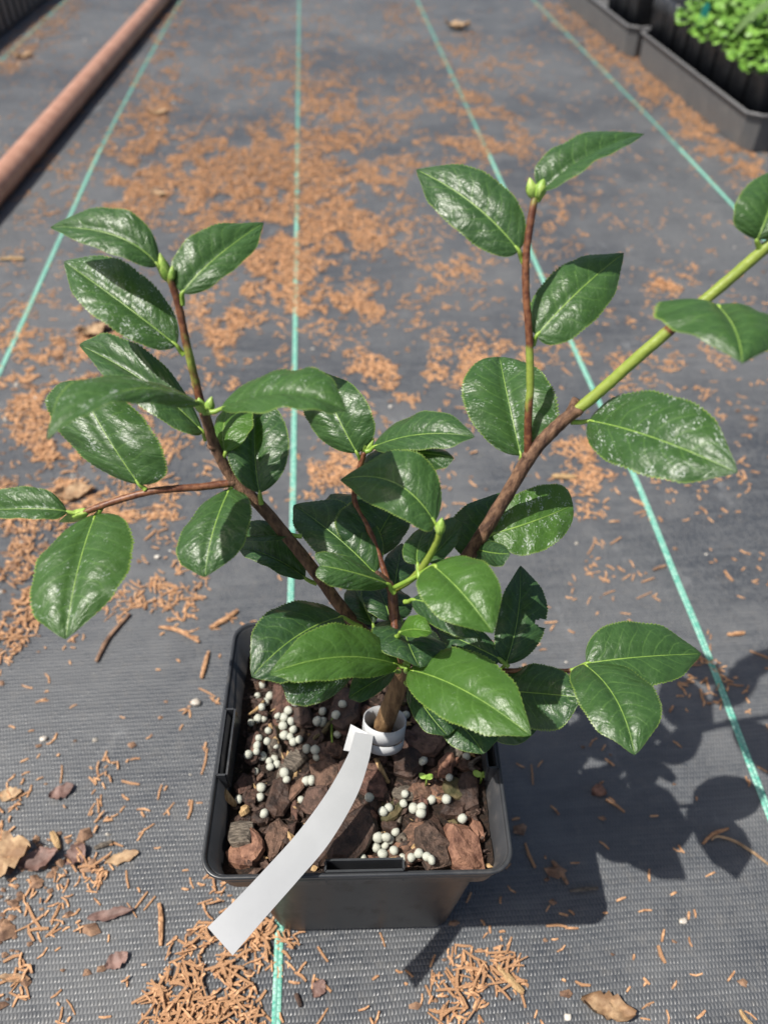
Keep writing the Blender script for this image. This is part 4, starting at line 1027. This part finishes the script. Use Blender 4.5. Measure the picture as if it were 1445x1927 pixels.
tag(m2.build('pale_grit', MAT['grit'], None, False), 'fine pale grit sprinkled over the ground fabric', kind='stuff')

def dead_leaf(px, py, lpx, wpx, ang, mat, label, curl=.5, seed=0):
    p = at_z(px, py, 0); sc = depth(p) / FPX; L = lpx * sc; W_ = wpx * sc; r = random.Random(seed); vs = []; nx, ny = 12, 6
    for i in range(nx + 1):
        t = i / nx; wd = (max(math.sin(math.pi * min(max(t * .96 + .02, 0), 1)), 0) ** .7) * W_ / 2
        for j in range(-ny // 2, ny // 2 + 1):
            s = j / (ny / 2); jag = 1 + (.30 * r.uniform(-1, .6) if abs(s) > .9 else 0)
            z = curl * W_ * (.22 * s * s + .22 * (2 * t - 1) ** 2 + .30 * noise.noise(Vector((t * 4, s * 2, seed))) + .22 * noise.noise(Vector((t * 11, s * 5, seed)))) 
            vs.append(Vector(((t - .5) * L, s * wd * jag, z)))
    lo = min(v.z for v in vs); vs = [v - Vector((0, 0, lo - .0006)) for v in vs]; w_ = ny + 1
    mb = MB(); mb.add(vs, [(i * w_ + j, (i + 1) * w_ + j, (i + 1) * w_ + j + 1, i * w_ + j + 1) for i in range(nx) for j in range(ny)])
    o = mb.build('dead_leaf', mat); o.location = (p.x, p.y, 0); o.rotation_euler = (0, 0, R(ang))
    return tag(o, label, 'dead leaf', 'dead leaves on the fabric')
dead_leaf(8, 1620, 110, 80, 20, MAT['dry_leaf'], 'large tan dry leaf among piled needles', .8, 1)
dead_leaf(78, 1622, 70, 40, 25, MAT['dry_leaf_purple'], 'curled purple brown leaf touching the large tan leaf', .9, 2)
dead_leaf(145, 1612, 44, 40, 60, MAT['dry_leaf_purple'], 'torn dark leaf buried in orange needles', .6, 3)
dead_leaf(232, 1615, 60, 24, 18, MAT['dry_leaf'], 'narrow skeleton leaf beside the needle drift', .4, 4)
dead_leaf(210, 1722, 84, 22, 12, MAT['dry_leaf_purple'], 'long folded purple grey leaf near the tag end', .7, 5)
dead_leaf(222, 1810, 44, 30, 35, MAT['dry_leaf_purple'], 'small mauve leaf scrap left of the dense needle pile', .5, 6)
dead_leaf(1140, 1898, 100, 48, -14, MAT['dry_leaf'], 'crumpled pale brown dry leaf alone on bare fabric', 1.0, 7)
dead_leaf(20, 1497, 44, 28, 10, MAT['dry_leaf'], 'small rounded tan leaf above the needle drift', .5, 8)
dead_leaf(118, 1492, 46, 30, 30, MAT['dry_leaf_purple'], 'dark brown leaf scrap lying over needles', .5, 9)
dead_leaf(178, 628, 52, 40, 30, MAT['dry_leaf'], 'orange dry leaf under the top left camellia tuft', .7, 10)
dead_leaf(200, 618, 40, 34, -20, MAT['dry_leaf_purple'], 'reddish leaf overlapping the orange dry leaf', .7, 11)
dead_leaf(142, 932, 70, 44, 20, MAT['dry_leaf'], 'pale dry leaf near the bud at the left twig end', .6, 12)
dead_leaf(128, 1140, 40, 30, 70, MAT['dry_leaf'], 'tan leaf scrap under the hanging left leaf', .6, 13)
dead_leaf(860, 56, 48, 26, -20, MAT['dry_leaf'], 'pale curled leaf lying beyond the needle streaks', 1.0, 14)
dead_leaf(300, 368, 34, 20, -30, MAT['dry_leaf'], 'small cream leaf beside the marker line litter', .6, 15)
dead_leaf(298, 215, 36, 24, 15, MAT['dry_leaf'], 'tan leaf on the litter strip by the marker line', .6, 16)
dead_leaf(45, 108, 34, 22, 10, MAT['dry_leaf'], 'brown leaf between the hose and the ribbed tray', .6, 17)
dead_leaf(600, 1862, 34, 26, 60, MAT['dry_leaf_purple'], 'little mauve scrap in front of the pot', .4, 18)
dead_leaf(30, 1842, 60, 18, -4, MAT['dry_leaf'], 'yellowish torn leaf strip at the fabric corner', .5, 19)

def ground_stick(pts, r0, mat, label, cat='twig', name='twig'):
    P = [at_z(x, y, r0 * .9) for x, y in pts]; return sliver(P, r0, mat, label, name, cat)
ground_stick([(936, 1818), (960, 1845), (984, 1868)], .0021, MAT['sliver'], 'pale split wood stick in the needle pile right of the pot')
ground_stick([(1072, 1676), (1095, 1674), (1125, 1671)], .0012, MAT['chip_grey'], 'pale grey forked twig in the pot shadow')
ground_stick([(1038, 1620), (1052, 1635), (1068, 1664)], .0014, MAT['brown_litter'], 'brown twig with dark tip in the pot shadow')
ground_stick([(1338, 1580), (1350, 1574), (1380, 1582), (1410, 1600), (1450, 1630)], .0009, MAT['dry_leaf'], 'long thin curved twig beyond the plant shadow')
ground_stick([(1322, 1588), (1340, 1570), (1370, 1559)], .0011, MAT['needle'], 'bent orange needle stalk beside the long thin twig')
ground_stick([(1392, 1900), (1400, 1915), (1415, 1930)], .0012, MAT['sliver'], 'short pale twig at the bare fabric corner')
ground_stick([(98, 1566), (105, 1580), (112, 1598)], .0021, MAT['sliver'], 'bright yellow split stick standing out of the needles')
ground_stick([(178, 1596), (195, 1590), (212, 1584)], .0016, MAT['chip_grey'], 'pale grey stick across the torn dark leaf')
ground_stick([(182, 1245), (205, 1200), (245, 1155)], .0018, MAT['brown_litter'], 'long brown stick below the needle clump left of the pot')
ground_stick([(395, 1182), (420, 1168), (448, 1148)], .0019, MAT['needle'], 'orange brown stick pointing at the pot back corner')
ground_stick([(380, 1276), (385, 1255), (393, 1226)], .0016, MAT['needle'], 'orange stick standing alone beside the pot left wall')
ground_stick([(300, 1180), (335, 1186), (375, 1208)], .0016, MAT['needle'], 'bent orange stick between needle clump and pot')
ground_stick([(1038, 896), (1060, 897), (1082, 898)], .0026, MAT['sliver'], 'pale cream stub below the large spotted leaf')
ground_stick([(0, 488), (25, 486), (46, 487)], .0024, MAT['sliver'], 'pale wood splinter beside the marker line and hose')
ground_stick([(1228, 1072), (1240, 1068), (1252, 1064)], .0013, MAT['brown_litter'], 'small brown stick beside the marker line')
ground_stick([(1368, 1194), (1385, 1193), (1400, 1190)], .0016, MAT['needle'], 'orange stub right of the marker line')
ground_stick([(300, 1700), (304, 1730), (303, 1780)], .0014, MAT['needle'], 'long straight orange stalk left of the tag end')
ground_stick([(556, 1870), (562, 1882), (566, 1895)], .0013, MAT['chip_dark'], 'short dark twig on bare weave in front of the pot')
# lone bark chip and pebbles on the bare fabric
vs, fs = chip_mesh(77, .011, .009, .003, 7); mb = MB(); mb.add(vs, fs); o = mb.build('bark_chip', MAT['chip_red'], None, False); o.location = at_z(1127, 1488, .0016); tag(o, 'lone dark red bark chip lying in the plant shadow', 'bark chip')
for k, (px, py, s, lab) in enumerate(((1285, 1733, .0042, 'cream flat pebble on bare fabric past the shadow'), (1343, 1247, .0036, 'white pebble touching the marker line'), (296, 1048, .0042, 'white pebble under the small hanging leaf'), (735, 765, .004, 'white pebble behind the middle back leaves'), (1068, 1915, .004, 'grey pebble beside the crumpled dry leaf'), (370, 1322, .006, 'tan stone chip beside the left pot wall'), (82, 1390, .0048, 'beige stone chip on bare littered fabric'))):
    s *= .72; vs, fs = chip_mesh(900 + k, s * 1.6, s * 1.2, s * .6, 7); mb = MB(); mb.add(vs, fs); o = mb.build('pebble', MAT['grit'], None, True); o.location = at_z(px, py, s * .35); tag(o, lab, 'pebble')
